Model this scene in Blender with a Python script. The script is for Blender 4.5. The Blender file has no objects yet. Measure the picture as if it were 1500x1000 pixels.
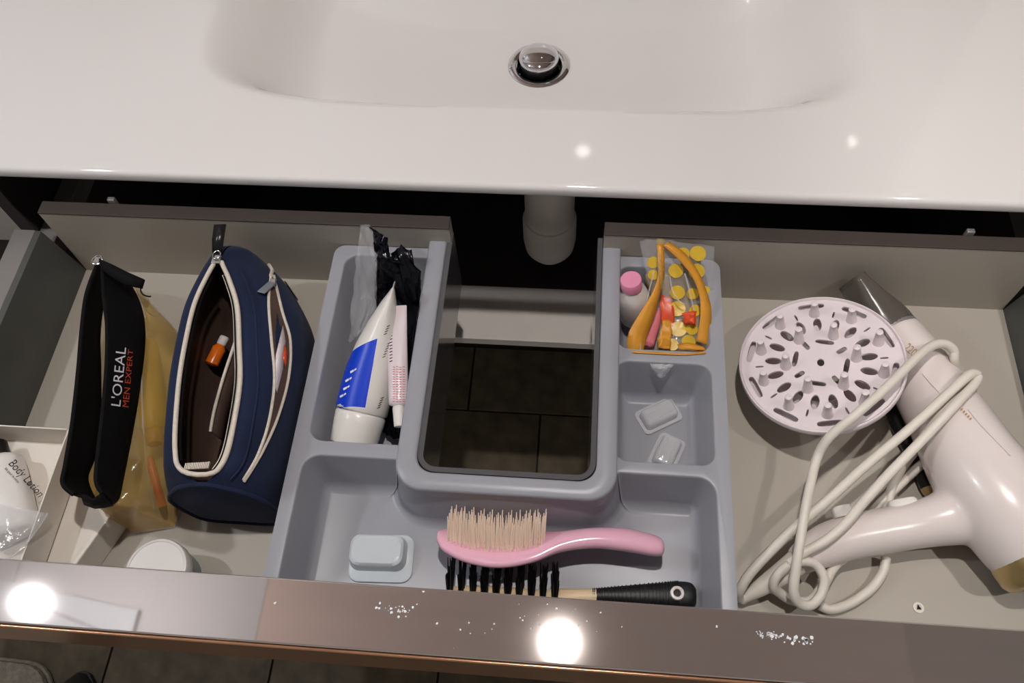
import bpy, bmesh, math, random
from mathutils import Vector, Matrix
from mathutils.geometry import tessellate_polygon
from mathutils.bvhtree import BVHTree
random.seed(7)
SC = bpy.context.scene
COL = SC.collection
V = Vector

# ------------------------------------------------------------------ camera, world, exposure
CAM_POS = V((0.0567, -0.5256, 0.8199)); PITCH, YAW, ROLL, FOC = 0.5113, 0.1485, -0.0817, 1222.88
CAM_R = Matrix.Rotation(YAW, 3, 'Z') @ Matrix.Rotation(PITCH, 3, 'X') @ Matrix.Rotation(ROLL, 3, 'Z')
cd = bpy.data.cameras.new('camera'); cam = bpy.data.objects.new('camera', cd); COL.objects.link(cam)
cam.matrix_world = Matrix.Translation(CAM_POS) @ CAM_R.to_4x4()
cd.sensor_width = 36; cd.lens = FOC / 1500 * 36; cd.clip_start = .01
SC.camera = cam
w = bpy.data.worlds.new('room_light'); SC.world = w; w.use_nodes = True
w.node_tree.nodes['Background'].inputs[0].default_value = (1.0, .97, .94, 1)
w.node_tree.nodes['Background'].inputs[1].default_value = 0.24
SC.view_settings.view_transform = 'Standard'; SC.view_settings.look = 'None'
SC.view_settings.gamma = 1; SC.view_settings.use_curve_mapping = False
SC.view_settings.exposure = 0.05
SC.cycles.use_denoising = True
SC.cycles.caustics_reflective = False; SC.cycles.caustics_refractive = False
SC.cycles.sample_clamp_indirect = 6
SC.cycles.max_bounces = 10; SC.cycles.transparent_max_bounces = 16
LAMP = 2100.0      # radiance of the ceiling spot lenses

def ray(u, v):
    return (CAM_R @ V(((u-750)/FOC, -(v-500)/FOC, -1))).normalized()
def W(u, v, z):
    """the point of the place at height z that the photograph shows at pixel u, v"""
    d = ray(u, v); return CAM_POS + d*((z-CAM_POS.z)/d.z)
def WY(u, v, y):
    d = ray(u, v); return CAM_POS + d*((y-CAM_POS.y)/d.y)
def P(seq): return [W(*p) for p in seq]

# ------------------------------------------------------------------ materials
def lin(c):
    return tuple((x/12.92 if x <= .04045 else ((x+.055)/1.055)**2.4) for x in [k/255 for k in c])
def mat(name, rgb, rough=.5, metal=0, var=.06, scale=30, bump=0, bscale=200, alpha=None, coat=0, sheen=0, spec=.5, trans=0, ior=1.45, emit=None, stretch=None, linear=False, sss=0):
    m = bpy.data.materials.new(name); m.use_nodes = True
    nt = m.node_tree; N = nt.nodes; L = nt.links; b = N['Principled BSDF']
    c = rgb if linear else lin(rgb)
    tc = N.new('ShaderNodeTexCoord'); src = tc.outputs['Object']
    if stretch:
        mp = N.new('ShaderNodeMapping'); mp.inputs['Scale'].default_value = stretch
        L.new(src, mp.inputs[0]); src = mp.outputs[0]
    nz = N.new('ShaderNodeTexNoise'); nz.inputs['Scale'].default_value = scale; nz.inputs['Detail'].default_value = 4
    L.new(src, nz.inputs['Vector'])
    r = N.new('ShaderNodeValToRGB')
    r.color_ramp.elements[0].position = .3; r.color_ramp.elements[1].position = .7
    r.color_ramp.elements[0].color = tuple(x*(1-var) for x in c)+(1,)
    r.color_ramp.elements[1].color = tuple(min(1, x*(1+var)) for x in c)+(1,)
    L.new(nz.outputs['Fac'], r.inputs[0]); L.new(r.outputs[0], b.inputs['Base Color'])
    b.inputs['Roughness'].default_value = rough; b.inputs['Metallic'].default_value = metal
    b.inputs['Specular IOR Level'].default_value = spec; b.inputs['IOR'].default_value = ior
    b.inputs['Coat Weight'].default_value = coat; b.inputs['Coat Roughness'].default_value = .05
    b.inputs['Sheen Weight'].default_value = sheen
    b.inputs['Transmission Weight'].default_value = trans
    if alpha is not None: b.inputs['Alpha'].default_value = alpha
    if emit:
        b.inputs['Emission Color'].default_value = emit[0]+(1,); b.inputs['Emission Strength'].default_value = emit[1]
    if bump:
        n2 = N.new('ShaderNodeTexNoise'); n2.inputs['Scale'].default_value = bscale; n2.inputs['Detail'].default_value = 3
        L.new(src, n2.inputs['Vector'])
        bp = N.new('ShaderNodeBump'); bp.inputs['Strength'].default_value = bump; bp.inputs['Distance'].default_value = .002
        L.new(n2.outputs['Fac'], bp.inputs['Height']); L.new(bp.outputs[0], b.inputs['Normal'])
    return m
M = {}
M['ceramic'] = mat('glazed_ceramic', (226, 222, 221), .05, var=.01, scale=4, coat=.2, spec=.5)
M['chrome'] = mat('chrome', (225, 225, 228), .06, 1, var=.02)
M['black_rubber'] = mat('black_rubber', (20, 20, 22), .45, bump=.1)
M['pvc'] = mat('white_pipe_plastic', (232, 222, 214), .4, var=.03)
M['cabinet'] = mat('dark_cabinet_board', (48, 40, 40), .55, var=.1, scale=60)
M['rail'] = mat('white_melamine', (214, 207, 200), .45, var=.02)
M['drawer'] = mat('grey_beige_melamine', (173, 166, 155), .38, var=.025, scale=12, bump=.02, bscale=600)
M['edgeband'] = mat('dark_brown_edge_band', (66, 58, 54), .5, var=.06)
M['side'] = mat('anthracite_metal', (86, 88, 86), .42, .3, var=.05)
M['sidetop'] = mat('grey_metal_edge', (142, 138, 136), .35, .4, var=.04)
M['cutwall'] = mat('glossy_grey_plastic', (88, 87, 90), .12, var=.03, coat=.3)
M['tray'] = mat('grey_tray_plastic', (155, 156, 164), .34, var=.025, scale=20, bump=.05, bscale=900)
M['front'] = mat('smoky_metallic_lacquer', (207, 198, 194), .035, .85, var=.03, scale=8)
M['copper'] = mat('copper_brown_edge', (186, 138, 106), .25, .6, var=.1, scale=15)
M['frontface'] = mat('brown_lacquer', (120, 90, 74), .25, .2, var=.06)
M['speck'] = mat('dried_splash', (240, 240, 246), .6, var=.05)
M['navy'] = mat('navy_woven_fabric', (26, 36, 64), .8, var=.25, scale=18, bump=.35, bscale=1400, sheen=.05, spec=.25)
M['navyface'] = M['navy']
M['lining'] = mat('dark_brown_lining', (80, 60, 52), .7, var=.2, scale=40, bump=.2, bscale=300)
M['cream'] = mat('cream_piping', (214, 204, 190), .6, var=.06, scale=300, bump=.2, bscale=1500)
M['zipmetal'] = mat('nickel_zip', (190, 190, 188), .25, 1, var=.05)
M['zipgrey'] = mat('grey_zip_tab', (142, 148, 152), .4, .4, var=.05)
M['blackfab'] = mat('black_zip_tape', (9, 8, 10), .8, spec=.2, var=.3, scale=80, bump=.25, bscale=1300)
M['vinyl'] = mat('yellowed_clear_vinyl', (205, 172, 100), .16, var=.3, scale=22, alpha=.33, bump=.9, bscale=45)
M['clear'] = mat('clear_film', (225, 225, 228), .12, var=.05, alpha=.15, bump=.7, bscale=60)
M['clearhard'] = mat('clear_plastic', (225, 223, 226), .05, var=.04, alpha=.34, coat=1, bump=.4, bscale=120)
M['glassy'] = mat('clear_moulded_plastic', (240, 240, 243), .08, var=.02, alpha=.40, coat=1, bump=.35, bscale=150)
M['white'] = mat('white_plastic', (224, 219, 215), .35, var=.02)
M['dryer'] = mat('pearl_white_plastic', (222, 212, 209), .24, var=.02, coat=.25)
M['diffuser'] = mat('pinkish_white_plastic', (222, 211, 214), .4, var=.02)
M['cordm'] = mat('cream_white_cable', (218, 211, 201), .42, var=.02)
M['gold'] = mat('gold_trim', (190, 165, 115), .3, .75, var=.08)
M['goldprint'] = mat('gold_print', (176, 146, 96), .4, .2)
M['smoke'] = mat('smoky_grey_plastic', (92, 86, 80), .2, var=.05, alpha=.86)
M['black'] = mat('black_plastic', (18, 17, 18), .3, var=.1)
M['bagblack'] = mat('black_bag_film', (9, 9, 16), .22, spec=.3, var=.4, scale=60, bump=.8, bscale=70)
M['blue'] = mat('blue_print', (10, 62, 205), .35, var=.02)
M['ink'] = mat('black_print', (35, 33, 36), .6)
M['pinkink'] = mat('rose_print', (196, 110, 122), .6)
M['whiteink'] = mat('white_print', (235, 235, 238), .5)
M['redink'] = mat('orange_red_print', (215, 84, 52), .5)
M['tubewhite'] = mat('white_tube_laminate', (228, 224, 218), .28, var=.02)
M['pinktube'] = mat('pale_pink_tube', (222, 208, 212), .3, var=.03, bump=.3, bscale=80)
M['pink'] = mat('glossy_pink_plastic', (242, 186, 208), .16, var=.02, coat=.5)
M['bristle'] = mat('beige_bristle', (252, 230, 210), .45, var=.06)
M['wood'] = mat('pale_beech_wood', (222, 196, 158), .45, var=.12, scale=18, stretch=(1, 12, 12))
M['pinkcap'] = mat('pink_cap', (231, 146, 178), .4, var=.03)
M['orange'] = mat('orange_zip_band', (222, 154, 50), .35, var=.1, scale=50, alpha=.93, bump=.2, bscale=150)
M['dot'] = mat('yellow_dot_print', (226, 188, 60), .35, var=.05)
M['redbit'] = mat('red_orange_plastic', (228, 84, 44), .35, var=.1)
M['pinkbit'] = mat('pink_tube_plastic', (228, 130, 140), .3, var=.06)
M['frost'] = mat('frosted_pale_blue_plastic', (222, 230, 236), .3, var=.03, alpha=.82, coat=.3)
M['paper'] = mat('white_card', (226, 218, 208), .6, var=.03)
M['yellowp'] = mat('yellow_plastic', (222, 176, 40), .35, var=.1)
M['amber'] = mat('amber_orange_plastic', (230, 112, 24), .25, var=.1)
M['tile'] = mat('brown_grey_stone', (96, 84, 66), .65, var=.35, scale=26, bump=.1, bscale=90)
M['grout'] = mat('grout', (52, 46, 38), .8, var=.1)
M['mat'] = mat('grey_beige_pile', (150, 142, 128), .9, var=.25, scale=120, bump=.8, bscale=300)
M['slip'] = mat('dark_grey_felt', (46, 44, 40), .9, var=.2, scale=90, bump=.4, bscale=300)
M['ceilw'] = mat('white_ceiling_paint', (168, 165, 165), .8, var=.01)
M['ceilb'] = mat('brown_ceiling_panel', (178, 154, 143), .7, var=.06, stretch=(.5, 4, 1), scale=5)
M['ceild'] = mat('taupe_ceiling_panel', (134, 121, 111), .7, var=.06, stretch=(.5, 4, 1), scale=5)
M['fixture'] = mat('white_lamp_bar', (168, 170, 174), .5, var=.01)
M['wallp'] = mat('pale_wall_tile', (214, 206, 198), .35, var=.03, scale=6)
M['mirror'] = mat('mirror_glass', (235, 235, 235), .0, 1, var=0)
M['lens'] = mat('lamp_lens', (255, 250, 240), .4, emit=((1.0, .95, .91), LAMP))
M['lens2'] = mat('lamp_lens_cool', (255, 250, 240), .4, emit=((.95, .97, 1.0), 1000))

# ------------------------------------------------------------------ geometry helpers
ORI = {}
def setp(o, label=None, cat=None, group=None, kind=None):
    if label: o['label'] = label
    if cat: o['category'] = cat
    if group: o['group'] = group
    if kind: o['kind'] = kind
    return o
def thing(name, label, cat, loc, group=None, kind=None):
    o = bpy.data.objects.new(name, None); COL.objects.link(o); o.location = loc
    o.empty_display_size = .02; ORI[o.name] = V(loc)
    return setp(o, label, cat, group, kind)
class G:
    def __init__(s): s.v = []; s.f = []
    def add(s, vs, fs):
        k = len(s.v); s.v += [V(a) for a in vs]; s.f += [tuple(i+k for i in f) for f in fs]; return s
    def box(s, x0, x1, y0, y1, z0, z1):
        return s.add([(x, y, z) for z in (z0, z1) for y in (y0, y1) for x in (x0, x1)],
            [(0, 2, 3, 1), (4, 5, 7, 6), (0, 1, 5, 4), (2, 6, 7, 3), (0, 4, 6, 2), (1, 3, 7, 5)])
    def obox(s, c, ax, ay, az):
        c, ax, ay, az = V(c), V(ax), V(ay), V(az)
        return s.add([c+ax*i+ay*j+az*k for k in (-1, 1) for j in (-1, 1) for i in (-1, 1)],
            [(0, 2, 3, 1), (4, 5, 7, 6), (0, 1, 5, 4), (2, 6, 7, 3), (0, 4, 6, 2), (1, 3, 7, 5)])
    def loft(s, rings, closed=True, cap=(True, True), loop=False):
        n = len(rings[0]); vs = [p for r in rings for p in r]; fs = []
        R = len(rings)
        for i in range(R if loop else R-1):
            for j in range(n if closed else n-1):
                a, b = i*n+j, i*n+(j+1) % n; c, d = ((i+1) % R)*n+(j+1) % n, ((i+1) % R)*n+j
                fs.append((a, b, c, d))
        if not loop:
            if cap[0]: fs.append(tuple(range(n))[::-1])
            if cap[1]: fs.append(tuple((R-1)*n+j for j in range(n)))
        return s.add(vs, fs)
    def tube(s, path, r, n=10, loop=False, sx=1.0):
        path = [V(p) for p in path]; m = len(path)
        rr = r if hasattr(r, '__len__') else [r]*m
        up = V((0, 0, 1)); rings = []; prev = None
        for i, p in enumerate(path):
            a = path[(i-1) % m] if (loop or i > 0) else p; b = path[(i+1) % m] if (loop or i < m-1) else p
            t = (b-a).normalized() if (b-a).length > 1e-9 else V((0, 1, 0))
            if prev is None:
                x = up.cross(t)
                if x.length < 1e-3: x = V((1, 0, 0)).cross(t)
            else: x = prev - t*prev.dot(t)
            x.normalize(); prev = x; y = t.cross(x)
            rings.append([p + x*math.cos(2*math.pi*j/n)*rr[i]*sx + y*math.sin(2*math.pi*j/n)*rr[i] for j in range(n)])
        return s.loft(rings, loop=loop)
    def lathe(s, o, axis, prof, n=32, cap=(True, True)):
        o = V(o); t = V(axis).normalized(); x = t.orthogonal().normalized(); y = t.cross(x)
        return s.loft([[o+t*h+(x*math.cos(2*math.pi*j/n)+y*math.sin(2*math.pi*j/n))*r for j in range(n)] for r, h in prof], cap=cap)
    def fill(s, loops, z=None, rev=False):
        L = [[V(p) if len(p) == 3 else V((p[0], p[1], z)) for p in l] for l in loops]
        flat = [p for l in L for p in l]
        return s.add(flat, [tuple(t)[::-1] if rev else tuple(t) for t in tessellate_polygon(L)])
    def prism(s, loops, z0, z1):
        s.fill(loops, z1); s.fill(loops, z0)
        for l in loops:
            s.loft([[V((p[0], p[1], z0)) for p in l], [V((p[0], p[1], z1)) for p in l]], cap=(False, False))
        return s
    def obj(s, name, m, parent=None, smooth=40, bevel=0, label=None, cat=None, group=None, kind=None, base=None, weld=True, solid=0, seg=2, subsurf=0):
        if parent is not None: o0 = ORI[parent.name]
        elif base is not None: o0 = V(base)
        else:
            xs = [p.x for p in s.v]; ys = [p.y for p in s.v]
            o0 = V(((min(xs)+max(xs))/2, (min(ys)+max(ys))/2, min(p.z for p in s.v)))
        me = bpy.data.meshes.new(name); me.from_pydata([p-o0 for p in s.v], [], s.f); me.validate()
        bm = bmesh.new(); bm.from_mesh(me)
        if weld: bmesh.ops.remove_doubles(bm, verts=bm.verts, dist=1e-6)
        bmesh.ops.recalc_face_normals(bm, faces=bm.faces); bm.to_mesh(me); bm.free()
        mats = m if isinstance(m, (list, tuple)) else [m]
        for k in mats: me.materials.append(M[k] if isinstance(k, str) else k)
        o = bpy.data.objects.new(name, me); COL.objects.link(o)
        if smooth:
            for p in me.polygons: p.use_smooth = True
            me.set_sharp_from_angle(angle=math.radians(smooth))
        if parent is not None: o.parent = parent
        else: o.location = o0
        ORI[o.name] = o0
        if solid:
            q = o.modifiers.new('thickness', 'SOLIDIFY'); q.thickness = solid; q.offset = 0
        if bevel:
            q = o.modifiers.new('bevel', 'BEVEL'); q.width = bevel; q.segments = seg; q.limit_method = 'ANGLE'
        if subsurf:
            q = o.modifiers.new('smooth', 'SUBSURF'); q.levels = subsurf; q.render_levels = subsurf
        return setp(o, label, cat, group, kind)

def cr(pts, n, loop=False):
    """Catmull-Rom resampling of a list of vectors (n points per span)"""
    pts = [V(p) for p in pts]; m = len(pts); out = []
    for i in range(m if loop else m-1):
        g = (lambda k: pts[k % m]) if loop else (lambda k: pts[max(0, min(m-1, k))])
        a, b, c, d = g(i-1), g(i), g(i+1), g(i+2)
        for j in range(n):
            t = j/n
            out.append(.5*((2*b)+(c-a)*t+(2*a-5*b+4*c-d)*t*t+(3*b-a-3*c+d)*t**3))
    if not loop: out.append(pts[-1])
    return out
def round_poly(pts, rads, n=7):
    out = []; m = len(pts)
    for i in range(m):
        p = V(pts[i]); a = (V(pts[i-1])-p); b = (V(pts[(i+1) % m])-p); r = rads[i]
        if r <= 1e-6: out += [p]*1; continue
        a.normalize(); b.normalize(); ang = a.angle(b); d = r/math.tan(ang/2)
        c = p+(a+b).normalized()*(r/math.sin(ang/2)); s, e = p+a*d-c, p+b*d-c
        for k in range(n):
            q = s.slerp(e, k/(n-1)) if False else None
            t = k/(n-1); th = math.pi-ang
            q = s*(math.sin((1-t)*th)/math.sin(th))+e*(math.sin(t*th)/math.sin(th)); out.append(c+q)
    return out
def offset_poly(pts, d):
    m = len(pts); out = []
    for i in range(m):
        p0, p, p1 = V(pts[i-1]), V(pts[i]), V(pts[(i+1) % m])
        e0 = (p-p0).normalized(); e1 = (p1-p).normalized(); n0 = V((-e0.y, e0.x)); n1 = V((-e1.y, e1.x))
        out.append(p+(n0+n1)*(d/(1+n0.dot(n1))))
    return out
def rr_loop(pts, rads, d):
    m = len(pts); q = offset_poly(pts, d); R = []
    for i in range(m):
        a = V(pts[i])-V(pts[i-1]); b = V(pts[(i+1) % m])-V(pts[i])
        R.append(max(.002, rads[i]-d if a.x*b.y-a.y*b.x > 0 else rads[i]+d))
    return round_poly(q, R)
def rect(x0, x1, y0, y1): return [V((x0, y0)), V((x1, y0)), V((x1, y1)), V((x0, y1))]
def bvh(*objs):
    vs = []; fs = []
    for o in objs:
        k = len(vs); vs += [v.co+ORI[o.name] for v in o.data.vertices]; fs += [tuple(i+k for i in p.vertices) for p in o.data.polygons]
    return BVHTree.FromPolygons(vs, fs)
def hit(tree, u, v, off=.0008, z=.08):
    d = ray(u, v); h = tree.ray_cast(CAM_POS, d)
    if h[0] is None: return W(u, v, z)
    n = h[1] if h[1].dot(d) < 0 else -h[1]
    return h[0]+n*off
def hit_in(tree, u, v, off, du, dv, n=40):
    """like hit, stepping inward until the surface is met"""
    for k in range(n):
        d = ray(u+du*k, v+dv*k); h = tree.ray_cast(CAM_POS, d)
        if h[0] is not None:
            nn = h[1] if h[1].dot(d) < 0 else -h[1]
            return h[0]+nn*off
    return W(u, v, .08)
def clampx(rows, x0, x1, y0=-9, y1=9):
    return [[V((min(x1, max(x0, p.x)), min(y1, max(y0, p.y)), p.z)) if p.z < .09 else p for p in r] for r in rows]
def text_mesh(txt, font_shear=0):
    c = bpy.data.curves.new('t', 'FONT'); c.body = txt; c.size = 1; c.shear = font_shear; c.resolution_u = 3
    o = bpy.data.objects.new('t', c); COL.objects.link(o)
    dg = bpy.context.evaluated_depsgraph_get(); me = bpy.data.meshes.new_from_object(o.evaluated_get(dg))
    vs = [v.co.copy() for v in me.vertices]; fs = [tuple(p.vertices) for p in me.polygons]
    bpy.data.objects.remove(o); bpy.data.meshes.remove(me)
    x0 = min(v.x for v in vs); x1 = max(v.x for v in vs); y1 = max(v.y for v in vs); y0 = min(0, min(v.y for v in vs))
    return [((v.x-x0)/(x1-x0), v.y/max(y1, .01)) for v in vs], fs
def text_on(name, txt, quad, fn, m, parent, shear=0):
    """quad: four points (baseline start, baseline end, top end, top start); fn maps a point to the surface"""
    vs, fs = text_mesh(txt, shear); a, b, c, d = [V(q) for q in quad]
    g = G(); g.add([fn((a*(1-s)+b*s)*(1-t)+(d*(1-s)+c*s)*t) for s, t in vs], fs)
    return g.obj(name, m, parent, smooth=0)

# ================================================================== THE SETTING
def struct(o): o['kind'] = 'structure'; return o
FZ = -.75
g = G(); g.box(-1.6, 1.6, -1.5, .56, FZ-.05, FZ-.004); fl = struct(g.obj('floor', 'grout', smooth=0)); setp(fl, 'brown stone tiled bathroom floor below the open drawer')
tl = None; tw, td = .30, .15
for r in range(7):
    for c in range(8):
        x = -1.05+c*tw+(.15 if r % 2 else 0); y = -.72+r*td
        if tl is None:
            q = G(); q.box(0, tw-.004, 0, td-.004, 0, .006); tl = q.obj('tile', 'tile', fl, smooth=0, bevel=.0008); o = tl
            for vv in tl.data.vertices: vv.co += ORI[fl.name]
        else: o = tl.copy(); COL.objects.link(o); o.parent = fl
        o.location = V((x, y, FZ-.005))-ORI[fl.name]
g = G(); g.box(-1.6, 1.6, .556, .6, FZ, 1.5); struct(g.obj('wall_back', 'wallp', smooth=0, label='pale tiled wall behind the washbasin'))
for nm, x0, x1, k, lab in (('ceiling', -.68, .88, 'ceilb', 'brown panelled ceiling above the washbasin'), ('ceiling', .886, 1.9, 'ceild', 'higher taupe ceiling panel beside the brown one'),
                      ('ceiling', -1.335, -.682, 'ceilw', 'white painted ceiling beside the brown panels'), ('ceiling', -2.2, -1.342, 'ceilw', 'white painted ceiling beyond the narrow joint')):
    zc = 1.78 if k == 'ceild' else 1.5
    g = G(); g.box(x0, x1, -1.3, .6, zc, zc+.02); struct(g.obj(nm, k, smooth=0, label=lab))
g = G(); g.box(-.46, .64, .55, .556, .32, 1.2)
setp(g.obj('wall_mirror', 'mirror', smooth=0), 'frameless wall mirror above the washbasin', 'mirror')
def downlight(x, y, label, H=1.5, lens='lens', r=.022):
    t = thing('ceiling_spotlight', label, 'lamp', (x, y, H), 'ceiling spotlights')
    g = G(); g.lathe((x, y, H), (0, 0, -1), [(r+.014, -.004), (r+.014, .003), (r+.004, .006), (r+.001, .004), (r+.001, -.004)], 32); g.obj('trim_ring', 'chrome', t)
    g = G(); g.lathe((x, y, H), (0, 0, -1), [(r, -.003), (r, .002)], 32); g.obj('lens', lens, t, smooth=0)
downlight(.06, -.175, 'ceiling spotlight in the brown panel right above the drawer')
downlight(1.0, -.51, 'ceiling spotlight in the taupe ceiling panel', 1.78)
t = thing('ceiling_lamp', 'lamp with a slatted bar under the white ceiling, hanging globe form added to light the ceiling', 'lamp', (-1.18, -.20, 1.5))
g = G(); g.prism([[(-1.42, -.252), (-.985, -.250), (-.985, -.176), (-1.42, -.118)]], 1.484, 1.5); g.obj('bar', 'fixture', t, smooth=0)
for k in range(7):
    g = G(); g.box(-1.39+k*.062, -1.375+k*.062, -.262, -.232, 1.476, 1.484); g.obj('slat', 'chrome', t, smooth=0)
g = G(); g.tube([(-1.037, -.237, 1.484), (-1.037, -.237, 1.145)], .004, 12); g.obj('stem', 'chrome', t)
g = G(); g.lathe((-1.037, -.237, 1.145), (0, 0, -1), [(.001+.018*math.sin(math.pi*k/12), .019-.019*math.cos(math.pi*k/12)) for k in range(13)], 24); g.obj('globe', 'lens2', t)  # lamp known by its glint; low hanging globe added to light ceiling and drawer

# ------------------------------------------------------------------ vanity cabinet
t = thing('vanity_cabinet', 'dark cabinet carcass under the washbasin, drawer pulled out', 'cabinet', (0, .29, -.52))
for s in (-1, 1):
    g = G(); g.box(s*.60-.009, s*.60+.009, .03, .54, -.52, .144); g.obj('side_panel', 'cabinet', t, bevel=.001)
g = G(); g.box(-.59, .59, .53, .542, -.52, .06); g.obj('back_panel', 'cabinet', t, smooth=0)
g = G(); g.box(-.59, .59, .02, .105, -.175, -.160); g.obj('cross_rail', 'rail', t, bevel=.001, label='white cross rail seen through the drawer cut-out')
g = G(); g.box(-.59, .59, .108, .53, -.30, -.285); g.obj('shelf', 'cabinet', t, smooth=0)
for s in (-1, 1):
    g = G(); g.box(s*.578-.012, s*.578+.012, .0, .50, .005, .03); g.obj('runner', 'sidetop', t, bevel=.001)

# ------------------------------------------------------------------ washbasin
def basin_z(x, y):
    cx, cy = -.008, .308
    a, b = .384, .181
    u, v = abs(x-cx)/a, abs(y-cy)/b
    s = (u**5+v**5)**(1/5)
    e = (1-s)*b
    if e <= 0: return .16
    k = min(1, e/.055); d = .088*(k*k*(3-2*k))
    rr = math.hypot(x, y-.30)
    d += .012*max(0, 1-rr/.30)
    yr = .352+.05*abs(x/.27)**4
    if y > yr:
        tt = y-yr; d -= min(d, .55*tt*tt/(tt+.008))
    return .16-d
nx, ny = 310, 120
XS = [-.80+1.60*i/nx for i in range(nx+1)]; Y0, Y1 = .026, .55; YS = [Y0+(Y1-Y0)*j/ny for j in range(ny+1)]
DR = V((-.003, .299))
g = G(); vs = [(x, y, basin_z(x, y)) for y in YS for x in XS]
fs = []
for j in range(ny):
    for i in range(nx):
        c = V((XS[i]+.80/nx, YS[j]+.26/ny))
        if (c-DR).length < .0305: continue
        a = j*(nx+1)+i; fs.append((a, a+1, a+nx+2, a+nx+1))
g.add(vs, fs)
prof = [(.026, .16), (.0235, .1597), (.0215, .1588), (.020, .1570), (.0194, .1545), (.0194, .1490), (.0200, .1470), (.0215, .1460), (.06, .1455)]
g.loft([[V((x, y, z)) for x in (-.80, .80)] for y, z in prof], closed=False, cap=(False, False))
g.box(-.80, .80, .06, .115, .1440, .1456)
t = thing('washbasin', 'white glazed washbasin countertop with a broad shallow bowl', 'washbasin', (0, .28, .05))
g.obj('basin', 'ceramic', t, smooth=50)
dz = basin_z(DR.x, DR.y)
t = thing('drain_plug', 'chrome pop-up drain plug in the washbasin bowl', 'drain', (DR.x, DR.y, dz))
g = G(); g.lathe((DR.x, DR.y, dz), (0, 0, 1), [(.0285, -.05), (.0285, -.004), (.029, .002), (.031, .0035), (.037, .0035), (.0395, .0022), (.0405, -.001)], 48, cap=(False, False)); g.obj('flange', 'chrome', t)
g = G(); g.lathe((DR.x, DR.y, dz), (0, 0, 1), [(.0284, -.049), (.0283, -.012), (.0275, -.012)], 40, cap=(True, False)); g.obj('throat', 'black', t)
g = G(); g.lathe((DR.x, DR.y, dz), (0, 0, 1), [(.013, -.048), (.013, -.004), (.0225, -.002), (.0235, .003), (.0235, .009), (.021, .011)], 40); g.obj('seal', 'black_rubber', t)
g = G(); g.lathe((DR.x, DR.y, dz), (0, 0, 1), [(.0225, .010), (.0245, .011), (.0252, .0135), (.0245, .0165), (.021, .0195), (.014, .0215), (.006, .0224), (.0005, .0225)], 40); g.obj('cap', 'chrome', t)
c = W(802, 345, -.16); px, py = .014, .235
t = thing('drain_trap', 'white plastic drain trap hanging below the washbasin', 'pipe', (px, py, -.24))
g = G(); g.lathe((px, py, 0), (0, 0, 1), [(.036, -.20), (.036, .048)], 40); g.obj('pipe', 'pvc', t)
g = G(); g.lathe((px, py, 0), (0, 0, 1), [(.016, -.252), (.030, -.248), (.0375, -.235), (.040, -.215), (.040, -.17), (.0385, -.165), (.036, -.164)], 40, cap=(True, False)); g.obj('cup', 'pvc', t)

# ------------------------------------------------------------------ drawer
YF, YB = -.400, 0.0
cabinet = bpy.data.objects['vanity_cabinet']
notch = [(-.535, YF), (.535, YF), (.535, .012), (.084, .012), (.084, -.258), (-.084, -.258), (-.084, .012), (-.535, .012)]
g = G(); g.prism([notch], -.014, 0); t = bot = g.obj('drawer', 'drawer', cabinet, smooth=0, label='pulled-out drawer with grey-beige base and glossy brown front')
for x0, x1 in ((-.5345, -.0795), (.0845, .5345)):
    g = G(); g.box(x0, x1, 0, .016, -.014, .111); g.obj('drawer_back', 'drawer', t, bevel=.0008)
    g = G(); g.box(x0-.0002, x1+.0002, -.0003, .0163, .1095, .1118); g.obj('edge_band', 'edgeband', t, bevel=.0006)
cwo = round_poly([V(p) for p in [(-.0836, .014), (-.0836, -.2608), (.0836, -.2608), (.0836, .014)]], [0, .018, .018, 0], 9)
cwi = round_poly([V(p) for p in [(-.0785, .014), (-.0785, -.2557), (.0785, -.2557), (.0785, .014)]], [0, .013, .013, 0], 9)
cw = cwo+cwi[::-1]
g = G(); g.prism([cw], -.014, .086); g.obj('cutout_wall', 'cutwall', t, smooth=30, label='glossy dark grey wall of the U-shaped cut-out')
for s in (-1, 1):
    pr = [(.5352, 0), (.549, .074), (.550, .0765), (.556, .078), (.556, -.012), (.5352, -.012)]
    g = G(); g.loft([[V((s*a, y, z)) for a, z in pr] for y in (YF, .0)]); g.obj('side_rail', 'side', t, smooth=30)
    g = G(); g.loft([[V((s*a, y, z)) for a, z in [(.5562, -.012), (.5562, .078), (.5575, .0785), (.580, .0785), (.581, .0775), (.581, -.012)]] for y in (YF, .0)]); g.obj('rail_cover', 'sidetop', t, smooth=30)
    g = G(); g.box(s*.455-.004, s*.455+.004, .0168, .022, .085, .1165); g.obj('runner_hook', 'sidetop', t, bevel=.001)
g = G(); g.loft([[V((x, y, z)) for y, z in ((-.4245, .03), (-.4245, .105), (-.371, .105), (-.371, .093), (-.4002, .093), (-.4002, .03))] for x in (-.60, .60)]); fr = g.obj('front_panel', 'front', t, bevel=.0014, seg=3)
g = G(); g.box(-.60, .60, -.4275, -.4248, .03, .1032); g.obj('edge_trim', 'copper', t, bevel=.0012, label='copper brown edge of the drawer front')
g = G()
def splash(u, v, r):
    c = W(u, v, .1053); n = 7; k = random.random()*6
    g.fill([[c+V((math.cos(k+i*6.283/n)*r*random.uniform(.6, 1.3), math.sin(k+i*6.283/n)*r*random.uniform(.6, 1.3), 0)) for i in range(n)]])
for i in range(26): splash(560+random.gauss(27, 16), 893+random.gauss(0, 4), random.uniform(.0003, .0014))
for i in range(46):
    f = random.random(); splash(1108+84*f, 928+12*f+random.gauss(0, 3.0), random.uniform(.0006, .0024)*(.5+f*.6))
for i in range(30): splash(random.gauss(800, 70), random.uniform(882, 950), random.uniform(.0003, .0009))
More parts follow.
